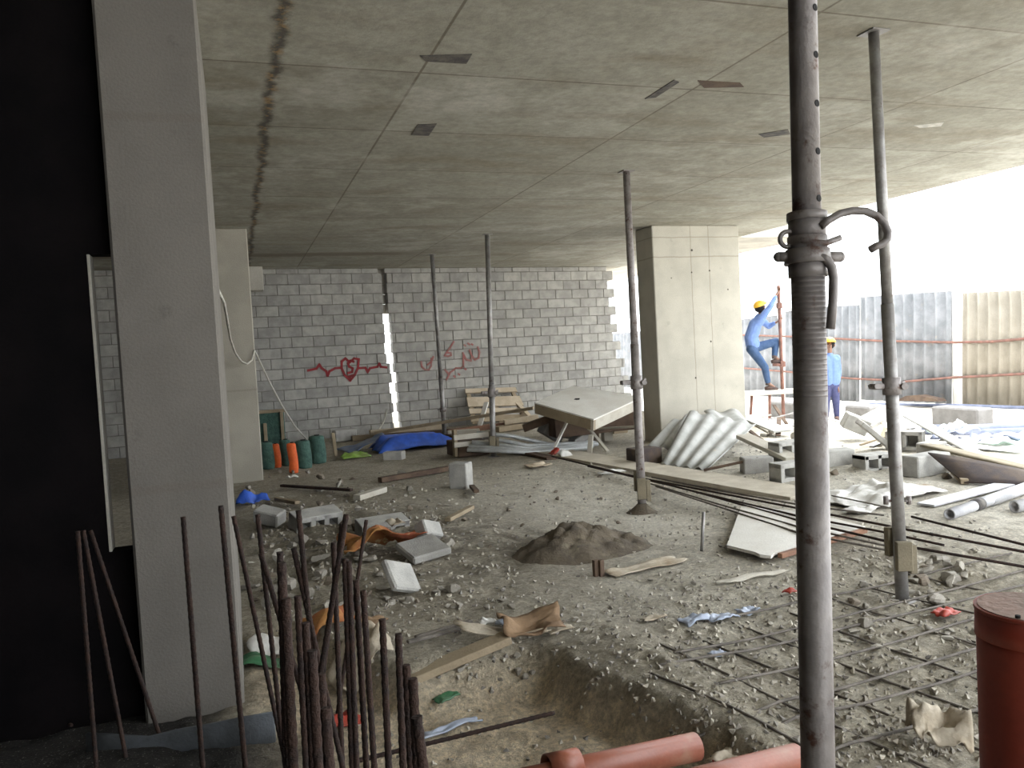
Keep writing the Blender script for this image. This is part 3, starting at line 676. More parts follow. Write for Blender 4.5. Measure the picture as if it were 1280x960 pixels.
b = MB(); q = dd(1272, 763, 1.28); b.cyl((q[0], q[1], c[2]), (q[0], q[1], c[2]+.006), .004, 8); b.build('lid_knob', hole_mat, cp)
# grey-white pipes at right
for (p0, p1, r, lb) in (((1187, 650), (1320, 603), .045, 'grey-white pipe with taped joint, nearest of the pipes at right'), ((1238, 633), (1330, 600), .045, 'grey-white pipe with open end, behind the taped one'), ((1268, 641), (1330, 632), .05, 'short grey-white pipe end cut by the right edge of the photo')):
    a = at(*p0, up=r); c = at(*p1, up=r+.01); b = MB(); b.pipe(a, c, r, r*.78, 18); o = b.build('plastic_pipe', pvc); tag(o, lb, 'pipe', 'grey-white pipes at right')
    if 'taped' in lb and 'nearest' in lb:
        d = (c-a)/np.linalg.norm(c-a); b = MB(); b.cyl(a+d*.42, a+d*.55, r*1.15, 16); q = b.build('tape_wrap', tape_m, o)
a = at(1157, 634, .02); c = at(1330, 590, .03); plank(a, c, .16, .02, pvc, 'white flattened strip lying above the grey pipes at right', 'strip', 'flat_strip')
g = at(877, 689); b = MB(); b.tube([g, dy(879.5, 640, g[1])], .012, 8); tag(b.build('stub_bar', steel), 'short upright steel stub before the white board', 'steel bar')

# ================================================================ BLOCKS
def hollow_block(c, L=.4, W_=.2, Hh=.2, R=None, n=2, mat=block_white, axis_y=True):
    R = np.eye(3) if R is None else R; c = V(c); b = MB(); wt = .05
    b.box(c + R @ V((0, 0, Hh/2-wt/2)), (L, W_, wt), R, .005); b.box(c - R @ V((0, 0, Hh/2-wt/2)), (L, W_, wt), R, .005)
    for k in range(n+1):
        x = -L/2+wt/2 + (L-wt)*k/n; b.box(c + R @ V((x, 0, 0)), (wt, W_, Hh-.01), R, .004)
    b.box(c + R @ V((0, W_/2-.02, 0)), (L-.02, .03, Hh-.02), R)
    return b
def blk(px, py, label, rz=0, tx=0, ty=0, hollow=False, sz=(.4, .2, .2), up=0.0, mat=block_white, n=2, group='concrete blocks in the rubble'):
    g = at(px, py); R = rot(math.radians(tx), math.radians(ty), math.radians(rz)); h = V(sz)/2
    lift = sum(abs(R[2][i])*h[i] for i in range(3)); c = V((g[0], g[1], g[2]+lift-.012+up))
    if hollow: b = hollow_block(c, sz[0], sz[1], sz[2], R, n, mat)
    else: b = MB(); b.box(c, sz, R, .012)
    return tag(b.build('hollow_block' if hollow else 'concrete_block', mat), label, 'concrete block', group)
blk(988, 599, 'hollow concrete block just left of the thick prop, its two holes facing out', 2, hollow=True)
blk(946, 590, 'concrete block behind the hollow one beside the thick prop', -20, sz=(.34, .2, .19), mat=block_grey)
blk(985, 574, 'hollow block lying high behind, left of the thick prop', 5, hollow=True, up=.02, sz=(.44, .2, .22))
blk(1092, 588, 'hollow concrete block between the two nearest props, holes facing out', 0, hollow=True)
blk(1043, 582, 'pale concrete block just right of the thick prop', -12)
blk(1158, 592, 'long concrete block right of the second prop, dark sheets on its end', 8, sz=(.52, .2, .22))
blk(1132, 563, 'hollow concrete block on the pile behind the second prop', -55, hollow=True, up=.02, sz=(.42, .22, .24), mat=block_grey)
blk(1070, 550, 'tilted concrete block on top of the pile right of the standing worker', -25, 10, 25, up=.06, sz=(.34, .2, .22))
blk(1094, 562, 'concrete slab leaning steeply on the pile behind the two props', -20, 8, 42, up=.0, sz=(.5, .25, .07), mat=block_grey)
blk(1165, 573, 'grey concrete block right behind the second prop', 12, up=.0, sz=(.3, .2, .2), mat=block_grey)
blk(1096, 534, 'thin grey slab tilted at the back of the rubble', -10, 15, -22, up=.0, sz=(.5, .4, .06), mat=block_grey)
blk(577, 609, 'concrete block standing on end alone on the open floor', -38, sz=(.22, .2, .3))
blk(493, 574, 'small concrete block in front of the blue tarp', -30, sz=(.3, .18, .13))
blk(395, 655, 'hollow concrete block with three cavities half buried behind the starter bars', 18, 14, 0, hollow=True, n=3, sz=(.44, .2, .17), up=-.06)
blk(478, 662, 'hollow concrete block half buried, behind the printed paper bag', 10, 12, 0, hollow=True, n=3, sz=(.44, .2, .15), up=-.06)
blk(338, 657, 'pale concrete block fragment left of the starter bars', -35, 10, 12, sz=(.26, .17, .13))
blk(530, 699, 'flat grey slab piece beside the printed paper bag', 15, 12, -4, sz=(.32, .3, .06), up=.02, mat=block_grey)
blk(503, 742, 'pale wedge of concrete leaning in the rubble below the flat slab piece', 40, 52, 20, sz=(.28, .22, .05), up=-.02)
blk(537, 680, 'pale broken chunk of concrete above the flat slab piece', 30, -38, 18, sz=(.2, .12, .14))
for px, py, rz, tx, ty, sz, up, lb in ((690, 556, 20, 10, 30, (.4, .2, .2), .02, 'block under the left corner of the white formwork panel'), (706, 551, -30, 30, 10, (.4, .2, .2), .02, 'tilted block below the left edge of the white formwork panel'), (728, 556, 10, 0, -25, (.4, .2, .12), .0, 'block fragment below the front corner of the white formwork panel'),
                                   (688, 545, 50, 0, 5, (.4, .2, .2), .1, 'upper block in the dark below the white formwork panel')): blk(px, py, lb, rz, tx, ty, sz=sz, up=up, mat=block_grey)

# ================================================================ FORMWORK PANEL ON ITS SUPPORTS
F_ = dy(742, 524, 9.9); Lc = dy(668, 503, 10.85); Rc = dy(803, 496, 10.5); Bc = dy(716, 482, 11.6)
t = thing('formwork_panel', 'large white-topped formwork panel propped on rubble by the wide column', 'formwork panel', (F_+Bc)/2 - V((0, 0, .2)))
nrm = np.cross(Rc-F_, Lc-F_); nrm = nrm/np.linalg.norm(nrm); nrm = nrm if nrm[2] > 0 else -nrm
b = MB(); b.prism([F_, Rc, Bc, Lc], -nrm*.02); b.build('panel_face', white_board, t)
def edge(p, q, mat):
    b = MB(); d = q-p; L = np.linalg.norm(d); d = d/L; s = np.cross(nrm, d); c = (p+q)/2 - nrm*.095 + s*.026
    b.box(c, (L-.004, .05, .15), np.stack([d, s, nrm], 1), .004); return b.build('side_board', mat, t)
edge(F_, Rc, ply); edge(Rc, Bc, ply); edge(Bc, Lc, ply); edge(Lc, F_, timber)
b = MB(); c = dy(707, 501, 10.9); k = np.array([F_ + (Rc-F_)*u + (Lc-F_)*v for u, v in ((.40, .62), (.43, .60), (.47, .63), (.43, .67), (.39, .66))]); b.prism(list(k+nrm*.002), -nrm*.004); b.build('hole', hole_mat, t)
for px, py, yt, wd, mt, lb in ((751, 553, 528, .15, timber_dark, 'dark timber post under the front corner of the formwork panel'), (768, 553, 522, .17, ply, 'pale board post under the right edge of the formwork panel'), (783, 543, 515, .3, timber, 'wide board under the right end of the formwork panel')):
    g = at(px, py); top = dy(px, yt, g[1])[2]; b = MB(); b.box((g[0], g[1]+.25, (g[2]+top)/2), (wd, .09, top-g[2]), rot(0, .04, .2), .005); tag(b.build('timber_post', mt), lb, 'post')
# metal profiles in front of the panel
PR = [([(596, 541), (640, 545), (690, 556), (741, 560)], 'upper silver profile of the bundle'), ([(604, 546), (660, 557), (745, 563)], 'second silver profile of the bundle'), ([(590, 553), (660, 560), (748, 564)], 'middle silver profile of the bundle'),
      ([(586, 558), (660, 563), (742, 567)], 'fourth silver profile of the bundle'), ([(584, 562), (660, 566), (740, 570)], 'front silver profile of the bundle')]
for i, (pts, lb) in enumerate(PR):
    W = [dy(x, y, 11.6 - .16*i - (x-590)*.002) for x, y in pts]
    for p in W: p[2] = max(p[2], hz(p[0], p[1])+.05)
    b = MB(); b.tube(W, .035, 6); tag(b.build('metal_profile', silver), lb + ' lying before the formwork panel', 'metal profile', 'silver profiles')
g = at(594, 570); b = MB(); 
t = thing('low_crate', 'low dark crate with pale slats, left of the profile bundle', 'crate', g)
b.box(g+V((-.05, .2, .12)), (.5, .5, .22), rotz(.1), .01); b.build('body', timber_dark, t)
for k in range(2):
    b = MB(); b.box(g+V((-.03, -.06, .20+.11*k)), (.62, .03, .075), rotz(.1), .004); b.build('slat', ply, t)
b = MB(); b.box(g+V((-.3, .0, .22)), (.05, .1, .4), rotz(.1), .004); b.build('end_post', timber, t)
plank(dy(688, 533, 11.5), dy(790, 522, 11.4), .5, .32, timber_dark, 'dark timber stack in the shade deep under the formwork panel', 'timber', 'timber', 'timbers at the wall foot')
# thin sticks
for p0, p1, w_, mt, lb in ((dy(693, 560, 10.6), dy(709, 527, 10.9), .04, white_board, 'white stick leaning among the blocks under the panel'), (dy(598, 538, 14.5), dy(608, 503, 14.95), .09, white_board, 'white stick leaning before the pallet'),
                       (at(737, 567, .0), at(740, 566, .0)+V((0, 0, .26)), .07, ply, 'pale stub post standing before the formwork panel'), (at(737, 560, .3), at(760, 569, .05), .05, ply, 'pale lath slanting right of the stub post'), (at(745, 556, .25), dy(800, 533, 10.3), .08, ply, 'pale lath under the right side of the panel')):
    plank(p0, p1, w_, .03, mt, lb, 'stick', 'wood_stick', 'loose sticks')
# pallet leaning at the wall
def q4(px, py, o): r = ray(px, py); t = ((W0 + WN*o - CAM) @ WN)/(r @ WN); return CAM + r*t
t = thing('pallet', 'pale timber pallet leaning against the block wall behind a prop', 'pallet', q4(612, 530, .4))
TLp = q4(580, 489, .15); TRp = q4(643, 487, .15); BLp = q4(588, 530, .75); BRp = q4(662, 528, .75)
def pal(v0, v1, name, mt, th=.03, lift=0.0):
    b = MB(); n = np.cross(TRp-TLp, BLp-TLp); n /= np.linalg.norm(n); n = n if n[1] < 0 else -n
    a = TLp+(BLp-TLp)*v0; c = TRp+(BRp-TRp)*v0; e = TRp+(BRp-TRp)*v1; f = TLp+(BLp-TLp)*v1
    b.prism([p+n*lift for p in (a, c, e, f)], n*th); b.build(name, mt, t)
pal(0, .13, 'slat', timber_pale, .03, .05); pal(.27, .55, 'slat', timber_pale, .03, .05); pal(.62, .76, 'slat', timber_pale, .03, .05); pal(.82, 1, 'slat', timber, .03, .05)
for u in (0.03, .47, .9):
    b = MB(); a = TLp+(TRp-TLp)*u; c = BLp+(BRp-BLp)*u; n = V((0, -1, .3)); b.prism([a, a+(TRp-TLp)*.07, c+(BRp-BLp)*.07, c], n*.05); b.build('stringer', timber, t)
plank(q4(640, 497, .3), q4(662, 520, .9), .1, .03, timber_pale, 'pale stake leaning at the right end of the pallet', 'stick', 'wood_stick')
plank(dy(470, 541, 14.6), dy(667, 510, 13.2), .16, .05, timber, 'long board slanting up to the left corner of the formwork panel')
for i, (p0, p1, mt, lb) in enumerate((((440, 548), (545, 540), timber, 'front timber on the stack at the wall foot'), ((462, 541), (552, 533), timber_pale, 'upper pale timber on the stack at the wall foot'), ((470, 546), (600, 537), timber_dark, 'dark timber in the stack at the wall foot'), ((560, 540), (640, 530), ply_edge, 'reddish timber left of the low crate'), ((630, 528), (672, 521), timber_pale, 'short pale timber under the slanting board'), ((560, 552), (600, 548), ply, 'pale offcut right of the blue tarp'))):
    a = dy(*p0, 14.9-.12*i); c = dy(*p1, 14.95-.15*i); a[2] = max(a[2], hz(*a[:2])+.05); c[2] = max(c[2], hz(*c[:2])+.05)
    plank(a, c, .14, .09, mt, lb, 'timber', 'timber', 'timbers at the wall foot')
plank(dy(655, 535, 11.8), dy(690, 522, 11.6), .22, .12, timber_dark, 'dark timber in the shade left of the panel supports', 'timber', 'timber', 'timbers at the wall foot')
plank(at(620, 541, .06), at(655, 537, .08), .2, .1, timber, 'yellowish timber behind the profile bundle', 'timber', 'timber', 'timbers at the wall foot')

# ================================================================ SHEETS ON THE RUBBLE
def quad_sheet(TL, TR, BR, BL_, waves, amp, label, mat=corr, th=.012, sag=0.0, name='corrugated_sheet', cat='corrugated sheet', group=None):
    n = np.cross(TR-TL, BL_-TL); n /= np.linalg.norm(n); n = n if n[2] > 0 else -n
    g = corr_grid(TL, TR, BR, BL_, waves, amp, n, 6, 8); b = MB(); b.sheet(g, th); return tag(b.build(name, mat), label, cat, group)
def lifted(px, py, y): return dy(px, py, y)
CG = 'corrugated sheets on the rubble'
quad_sheet(dy(862, 514, 9.9), dy(945, 530, 9.6), at(884, 590, .03), at(826, 584, .03), 4, .024, 'big corrugated sheet leaning on the rubble before the wide column', group=CG)
quad_sheet(dy(838, 528, 10.1), dy(872, 514, 10.2), at(843, 572, .12), at(806, 571, .1), 2, .03, 'narrower corrugated sheet showing at left behind the big one', group=CG)
quad_sheet(dy(880, 514, 10.4), dy(922, 513, 10.6), dy(940, 534, 9.7), dy(895, 527, 9.9), 1.5, .03, 'corrugated sheet piece lying behind the top edge of the big one', group=CG)
plank(dy(929, 545, 8.9), dy(992, 574, 7.9), .22, .05, ply, 'pale slab strip sloping down to the thick prop', 'strip', 'slab_strip')
plank(dy(932, 520, 11), dy(978, 539, 10), .3, .03, corr, 'grey sheet strip behind the sloping strip', 'strip', 'sheet_strip')
plank(dy(880, 591, 8.0)+V((0, 0, .03)), dy(948, 573, 7.7), .03, .03, timber_dark, 'thin dark lath before the big corrugated sheet', 'stick', 'wood_stick', 'loose sticks')
g = at(815, 581); b = MB(); b.box(g+V((0, .2, .1)), (.36, .3, .2), rotz(.1), .01); tag(b.build('dark_box', dark_sheet), 'dark box under the corrugated sheets beside the slim prop', 'box')
quad_sheet(dy(1128, 520, 8.4), dy(1150, 522, 8.5), dy(1252, 579, 6.45), dy(1238, 582, 6.3), .5, .02, 'long pale flat sheet sloping down right of the second prop', corr, .015, name='flat_sheet', cat='sheet')
quad_sheet(dy(1160, 566, 6.35), dy(1300, 592, 5.6), at(1310, 612, .02), at(1205, 606, .02), .5, .015, 'dark sheet leaning over blocks at the right edge', dark_sheet, .015, name='flat_sheet', cat='sheet')
quad_sheet(dy(1150, 557, 7.0), dy(1172, 556, 7.05), dy(1315, 590, 5.72), dy(1300, 592, 5.62), .5, .01, 'brown-edged board lying on top of the dark sheet', cleat_m, .025, name='flat_sheet', cat='sheet')
plank(at(1188, 592, .07), at(1206, 606, .03), .07, .05, timber, 'short tan stick poking out below the dark sheet', 'stick', 'wood_stick', 'loose sticks')
for px, py, s, mt, lb in ((1195, 549, .28, blue_steel, 'blue-grey scrap by the white ground'), (1180, 543, .2, mint, 'mint green scrap on the white ground'), (1197, 537, .14, white_plastic, 'white lump by the long blue-grey pipes'), (1225, 556, .3, blue_steel, 'dark blue-grey scrap at right behind the sloping sheet'), (1210, 560, .3, white_plastic, 'white crumpled scrap behind the sloping sheet'), (1265, 560, .35, mint, 'pale green scrap near the right edge'), (1265, 553, .3, blue_steel, 'blue-grey strip near the right edge')):
    g = at(px, py); b = MB(); q = rotz(.3); n = 8
    b.sheet([[g + q @ V((s*2.6*(u-.5), s*1.2*(v-.5), .08+.14*float(vn(u*4+px, v*4, 3)))) for v in np.linspace(0, 1, n)] for u in np.linspace(0, 1, n)], .02); tag(b.build('scrap', mt), lb, 'scrap', 'scrap at the far right')

for i in range(16):
    x = rnd.uniform(905, 1000) if i < 10 else rnd.uniform(1052, 1110); y = rnd.uniform(528, 562); a = at(x, y, .03); L = rnd.uniform(.4, 1.1); an = rnd.uniform(-.6, 2.4)
    c = a + V((L*math.cos(an), L*math.sin(an), rnd.uniform(.05, .3))); plank(a, c, rnd.uniform(.02, .09), .02, rnd.choice((steel, timber, corr, timber_dark, ply)), 'thin stick in the tangle behind the blocks ' + ('left of the thick prop' if i < 10 else 'right of the standing worker'), 'stick', 'wood_stick', 'tangled sticks ' + ('left' if i < 10 else 'right'))
# ================================================================ LOOSE THINGS ON THE FLOOR
def gpoly(pts, th, mat, name, label, cat, up=.02, group=None, dz=None):
    W = [at(x, y, up) for x, y in pts]
    if dz:
        for p, z in zip(W, dz): p[2] += z
    b = MB(); b.prism([p for p in W], (0, 0, th)); return tag(b.build(name, mat), label, cat, group)
gpoly([(927, 640), (1010, 648), (1082, 667), (1052, 676), (1005, 690), (969, 700), (964, 705), (950, 703), (944, 700), (909, 691)], .022, white_board, 'broken_board', 'white broken board lying on the floor behind the thick prop', 'board', .035)
a = at(975, 704, .05); c = at(1082, 671, .05); plank(a, c, .04, .035, ply_edge, 'reddish batten along the front edge of the white broken board', 'batten', 'batten')
def crumple(px, py, sx, sy, amp, mat, name, label, cat, rz=0.0, fold=3.0, th=.006, group=None, n=14, up=.015, lift=None, flat=False):
    g = at(px, py); q = rotz(rz); sd = int(px*7+py); G = []
    for u in np.linspace(0, 1, n):
        row = []
        for v in np.linspace(0, 1, n):
            jx = .16*sx*float(fbm(u*2.5+px, v*2.5, sd, 2)); jy = .16*sy*float(fbm(u*2.5, v*2.5+py, sd+3, 2))
            p = q @ V((sx*(u-.5)+jx, sy*(v-.5)+jy, 0)); x, y = g[0]+p[0], g[1]+p[1]; hh = g[2] if flat else hz(x, y)
            e = 1-max(abs(2*u-1), abs(2*v-1))**2
            z = amp*(float(fbm(u*fold+px, v*fold+py, sd+5, 3))+.45) + (lift(u, v) if lift else 0)
            row.append((x, y, hh+up+max(0, z)*(.35+.65*e) if not lift else hh+up+max(0, z)))
        G.append(row)
    b = MB(); b.sheet(G, th); return tag(b.build(name, mat), label, cat, group)
crumple(1090, 622, .95, .75, .12, white_plastic, 'plastic_sheet', 'crumpled white plastic sheet on dusty ground between the two nearest props', 'plastic sheet', .2, 6, n=26)
crumple(1075, 640, .35, .2, .06, white_plastic, 'plastic_scrap', 'small white plastic scrap before the crumpled white sheet', 'plastic scrap', .5, 4)
crumple(1140, 617, .5, .3, .07, paper, 'paper_scrap', 'tan paper scrap right of the crumpled white plastic sheet', 'paper', .1, 4)
crumple(808, 711, .62, .14, .05, paper, 'paper_strip', 'long torn paper strip lying right of the soil heap', 'paper', .15, 3, n=18)
crumple(663, 797, .34, .16, .10, cardboard, 'cardboard', 'curled brown cardboard at the top end of the pit plank', 'cardboard', -.1, 2, flat=True, lift=lambda u, v: .06*v*v+.02)
crumple(630, 800, .46, .08, .05, paper, 'paper_strip', 'curved pale paper edge before the brown cardboard', 'paper', -.3, 2, flat=True, lift=lambda u, v: .05*(1-u)**2)
crumple(607, 782, .1, .09, .04, white_plastic, 'paper_scrap', 'pale paper scrap behind the cardboard, left one', 'paper', .2); crumple(634, 783, .1, .12, .04, light_blue, 'paper_scrap', 'greyish paper scrap behind the cardboard, right one', 'paper', .8)
crumple(478, 690, .62, .34, .17, redyellow, 'printed_paper_bag', 'red and yellow printed paper bag crumpled in the rubble', 'paper bag', .1, 2.5, n=20, lift=lambda u, v: .10*math.sin(math.pi*u)*math.sin(math.pi*v))
crumple(496, 672, .11, .14, .1, paper, 'bag_flap', 'pale yellow torn flap on top of the printed paper bag', 'paper', .3, 2, up=.12)
crumple(412, 782, .30, .24, .13, redyellow, 'paper_bag', 'orange printed paper bag behind the starter bars', 'paper bag', .2, 2.5, n=16); crumple(450, 815, .28, .26, .16, paper, 'paper_bag', 'pale cement paper bag behind the dense bars', 'paper bag', .1, 2.5, n=16)
crumple(465, 782, .16, .1, .05, cardboard, 'paper_scrap', 'tan paper scrap right of the tallest dense bars', 'paper', .4)
crumple(335, 812, .2, .12, .07, white_plastic, 'plastic_bag', 'pinkish white plastic bag right of the near column edge', 'plastic bag', .2); crumple(330, 832, .34, .14, .06, dgreen, 'plastic_bag', 'green plastic sheet on the ground right of the near column edge', 'plastic bag', -.2)
crumple(558, 876, .13, .07, .02, dgreen, 'plastic_scrap', 'green plastic scrap on the sand of the pit', 'plastic scrap', .5, flat=True); crumple(420, 908, .2, .12, .06, red_mat, 'plastic_scrap', 'red plastic scrap between the bases of the starter bars', 'plastic scrap', .2)
crumple(565, 912, .30, .05, .02, light_blue, 'plastic_strip', 'pale blue strip on the sand above the loose bar', 'plastic scrap', .3)
for px, py, s, lb in ((870, 777, .12, 'leftmost'), (902, 776, .13, 'middle'), (934, 769, .09, 'rightmost')): crumple(px, py, s*1.4, s*.8, .04, light_blue, 'plastic_scrap', lb + ' of three pale blue plastic scraps left of the thick prop', 'plastic scrap', .2, group='pale blue scraps')
crumple(897, 822, .08, .05, .02, light_blue, 'plastic_scrap', 'single pale blue scrap on the bar mat left of the thick prop', 'plastic scrap', .2)
crumple(988, 743, .09, .06, .03, red_mat, 'plastic_scrap', 'small red scrap just left of the thick prop', 'plastic scrap', .2); crumple(1182, 771, .14, .08, .04, red_mat, 'plastic_scrap', 'red plastic scrap left of the upright red pipe', 'plastic scrap', .2)
crumple(817, 776, .14, .06, .015, paper, 'paper_scrap', 'pale paper scrap lying left of the three pale blue scraps', 'paper', .1); crumple(700, 790, .14, .06, .01, paper, 'paper_scrap', 'pale paper scrap right of the brown cardboard', 'paper', .1)
crumple(940, 723, .5, .05, .02, ply, 'wood_splinter', 'pale splinter before the white broken board', 'splinter', .1)
crumple(697, 570, .25, .16, .12, red_mat, 'red_bag', 'red and white bag end on the left tip of the beige plank', 'bag', .1, 2); crumple(706, 572, .2, .16, .12, white_plastic, 'white_bag', 'white bag beside the red one on the beige plank tip', 'bag', .3, 2)
crumple(673, 584, .3, .2, .08, green_bag if False else timber_pale, 'yellow_scrap', 'yellowish scrap lying before the profile bundle', 'scrap', .2); crumple(765, 592, .35, .12, .05, white_plastic, 'plastic_scrap', 'dark and white scrap before the beige plank, left of the slim prop', 'plastic scrap', .1)
crumple(316, 630, .34, .22, .10, blue_tarp, 'blue_bag', 'crumpled bright blue bag right of the near column', 'bag', .1, 3, n=16, lift=lambda u, v: .09*math.sin(math.pi*u)*math.sin(math.pi*v)); crumple(444, 572, .42, .3, .12, green_bag, 'green_bag', 'lime green bag before the dusty blue tarp', 'bag', .1, 3)
crumple(365, 598, .14, .1, .06, white_plastic, 'paper_scrap', 'white scrap before the orange rolls', 'paper', .1)
crumple(1172, 935, .20, .16, .10, paper, 'paper_bag', 'torn pale paper bag at the lower right, left of the red pipe', 'paper bag', -.5, 3, n=18, lift=lambda u, v: .05*math.sin(math.pi*v))
crumple(912, 952, .14, .08, .04, paper, 'paper_scrap', 'pale torn paper between the two lying orange pipes', 'paper', .3, flat=True); crumple(905, 955, .08, .05, .04, red_mat, 'plastic_scrap', 'small red scrap between the two lying orange pipes', 'plastic scrap', .3, flat=True)
# tarps
crumple(515, 560, 1.25, .75, .08, blue_tarp, 'folded_tarp', 'bright blue folded tarp on the floor below the wall gap', 'tarp', .25, 2.5, n=20, lift=lambda u, v: .20*min(1, 6*min(u, 1-u, v, 1-v)))
crumple(456, 563, .8, .6, .05, blue_tarp_dull, 'dusty_tarp', 'dusty blue-grey tarp lying flat left of the bright blue one', 'tarp', .25, 2.5, n=20, lift=lambda u, v: .17*u)
plank(at(420, 570, .0), dy(416, 541, at(420, 570)[1]), .05, .05, timber, 'thin upright stake left of the tarps', 'stake', 'stake')
b = MB(); g = at(432, 552); b.box(g+V((0, .1, .11)), (.42, .2, .22), rotz(.2), .02); tag(b.build('concrete_block', block_white), 'pale concrete block at the wall behind the upright stake', 'concrete block', 'concrete blocks in the rubble')

# green and orange netting rolls
def roll(px0, px1, yt, yb, mat, label, group, cat='netting roll'):
    g = at((px0+px1)/2, yb); k = np.linalg.norm(dy(px1, yb, g[1])-dy(px0, yb, g[1])); r = k/2; h = dy((px0+px1)/2, yt, g[1])[2]-g[2]
    c = V((g[0], g[1]+r, g[2])); t = thing('netting_roll', label, cat, c, group)
    rr = [r*.9, r*.99, r*1.0, r*.97, r*1.0, r*.98, r*.99, r*.93, r*.6]; zs = [0, .05, .2, .35, .55, .75, .9, .97, 1.0]
    b = MB(); b.tube([c+V((.01*math.sin(5*z), 0, h*z)) for z in zs], r, 22, True, rr); b.build('netting', mat, t)
    b = MB(); b.pipe(c+V((0, 0, h*.99)), c+V((0, 0, h*1.03)), r*.35, r*.25, 14); b.build('core', hole_mat, t)
GG = 'netting rolls beside the far column'
roll(325, 344, 553, 587, green_net, 'green netting roll half behind the far column, leftmost', GG)
roll(352, 366, 550, 583, green_net, 'dark green netting roll between the two orange rolls', GG)
roll(372, 391, 551, 586, green_net, 'green netting roll right of the front orange roll', GG)
roll(389, 409, 545, 580, green_net, 'green netting roll farthest right, standing by itself', GG)
roll(341, 352, 555, 585, orange_net, 'orange netting roll farther back, left of the two', GG); roll(361.5, 373.5, 554, 592, orange_net, 'orange netting roll in front, right of the two', GG)
# dark crate with green net behind the rolls
g = at(340, 566); t = thing('tall_crate', 'tall dark crate draped with green netting behind the rolls', 'crate', g+V((0, 1.2, 0)))
p0 = dy(323, 516, g[1]+1.2); p1 = dy(358, 560, g[1]+1.2)
b = MB(); b.box(((p0[0]+p1[0])/2, g[1]+1.45, (p0[2]+g[2])/2), (p1[0]-p0[0], .5, p0[2]-g[2]), None, .02); b.build('body', green_net, t)
b = MB(); b.box((p1[0]-.05, g[1]+1.17, (p0[2]+g[2])/2), (.06, .05, p0[2]-g[2]), None, .005); b.box((p0[0]+.1, g[1]+1.17, (p0[2]+g[2])/2-.1), (.06, .05, p0[2]-g[2]-.2), None, .005); b.build('post', timber, t)
b = MB(); b.box(((p0[0]+p1[0])/2, g[1]+1.2, p0[2]+.01), (p1[0]-p0[0]+.06, .06, .06), None, .005); b.build('rail', timber, t)
# cables
b = MB(); b.tube([dy(x, y, Y_) for x, y, Y_ in ((272, 362, 5.4), (280, 378, 7.0), (284, 400, 8.2), (288, 424, 9.2), (294, 441, 10.0), (302, 452, 10.5), (309, 455, 10.8), (315, 450, 10.93), (318, 438, 10.97), (322, 446, 11.2), (336, 476, 11.8), (352, 506, 12.3), (368, 532, 12.8), (383, 549, 13.1))], .012, 8)
tag(b.build('hanging_cable', cable_white), 'white cable drooping between the two left columns towards the green rolls', 'cable')
b = MB(); W = [on_wall(484, 514)]; b.tube([q4(x, y, o) for x, y, o in ((484, 512, .14), (480, 527, .3), (472, 540, .55), (462, 551, .8), (448, 559, 1.0))] + [at(x, y, .02) for x, y in ((432, 563), (423, 564))], .014, 8)
tag(b.build('hanging_cable', cable_white), 'white cable coming out of the wall gap down to the tarps', 'cable')

# plank at pit edge and long tools
plank(at(506, 848, -.01), at(634, 804, .03), .11, .04, timber, 'dusty timber plank along the upper edge of the sand pit')
for (p0, p1, wd, mt, lb) in (((352, 611), (440, 618), .05, rust, 'thin dark bar lying in rubble before the orange rolls'), ((475, 604), (562, 590), .10, timber_dark, 'dark timber lying left of the lone standing block'), ((510, 812), (600, 790), .03, grey_bar, 'grey bar lying behind the pit plank'), ((520, 806), (590, 787), .03, grey_bar, 'second grey bar lying behind the pit plank'), ((346, 628), (372, 634), .06, timber, 'short lath right of the crumpled blue bag'), ((446, 627), (480, 617), .1, ply, 'pale offcut in the rubble behind the hollow blocks'),
                            ((590, 612), (596, 620), .06, timber_dark, 'dark offcut before the lone standing block'), ((560, 655), (590, 640), .06, timber, 'tan offcut in the rubble right of the hollow blocks')):
    plank(at(*p0, up=.04), at(*p1, up=.05), wd, wd*.6, mt, lb, 'offcut', 'offcut', 'offcuts in the rubble')
b = MB()
for x, w_ in ((745, .05), (752, .05)): g = at(x, 720); b.box(g+V((0, 0, .05)), (.035, .03, .12), rotz(.2), .003)
tag(b.build('wooden_peg', timber_dark), 'short wooden peg at the foot of the soil heap', 'peg')

# soil heap
hc = at(735, 700); hc = V((hc[0], hc[1]+.28, 0)); b = MB(); G = []
for i in range(70):
    row = []
    for j in range(60):
        x = hc[0]-.75+1.7*i/69; y = hc[1]-.62+1.24*j/59
        e = .20*math.exp(-((x-hc[0]+.02)/.25)**2-((y-hc[1])/.28)**2) + .12*math.exp(-((x-hc[0]-.33)/.30)**2-((y-hc[1]-.05)/.3)**2) + .06*math.exp(-((x-hc[0]+.32)/.2)**2-((y-hc[1]+.05)/.25)**2)
        e *= 1+.35*float(fbm(x*7, y*7, 91, 3)); rim = min(i, 69-i, j, 59-j)/8
        row.append((x, y, hz(x, y) + e + .035*float(fbm(x*18, y*18, 93, 3))*min(1, e*9) - .035*(1-min(1, e*14)) - .03))
    G.append(row)
b.sheet(G, .01); tag(b.build('soil_heap', soil), 'dark heap of soil in the middle of the floor', 'soil heap')

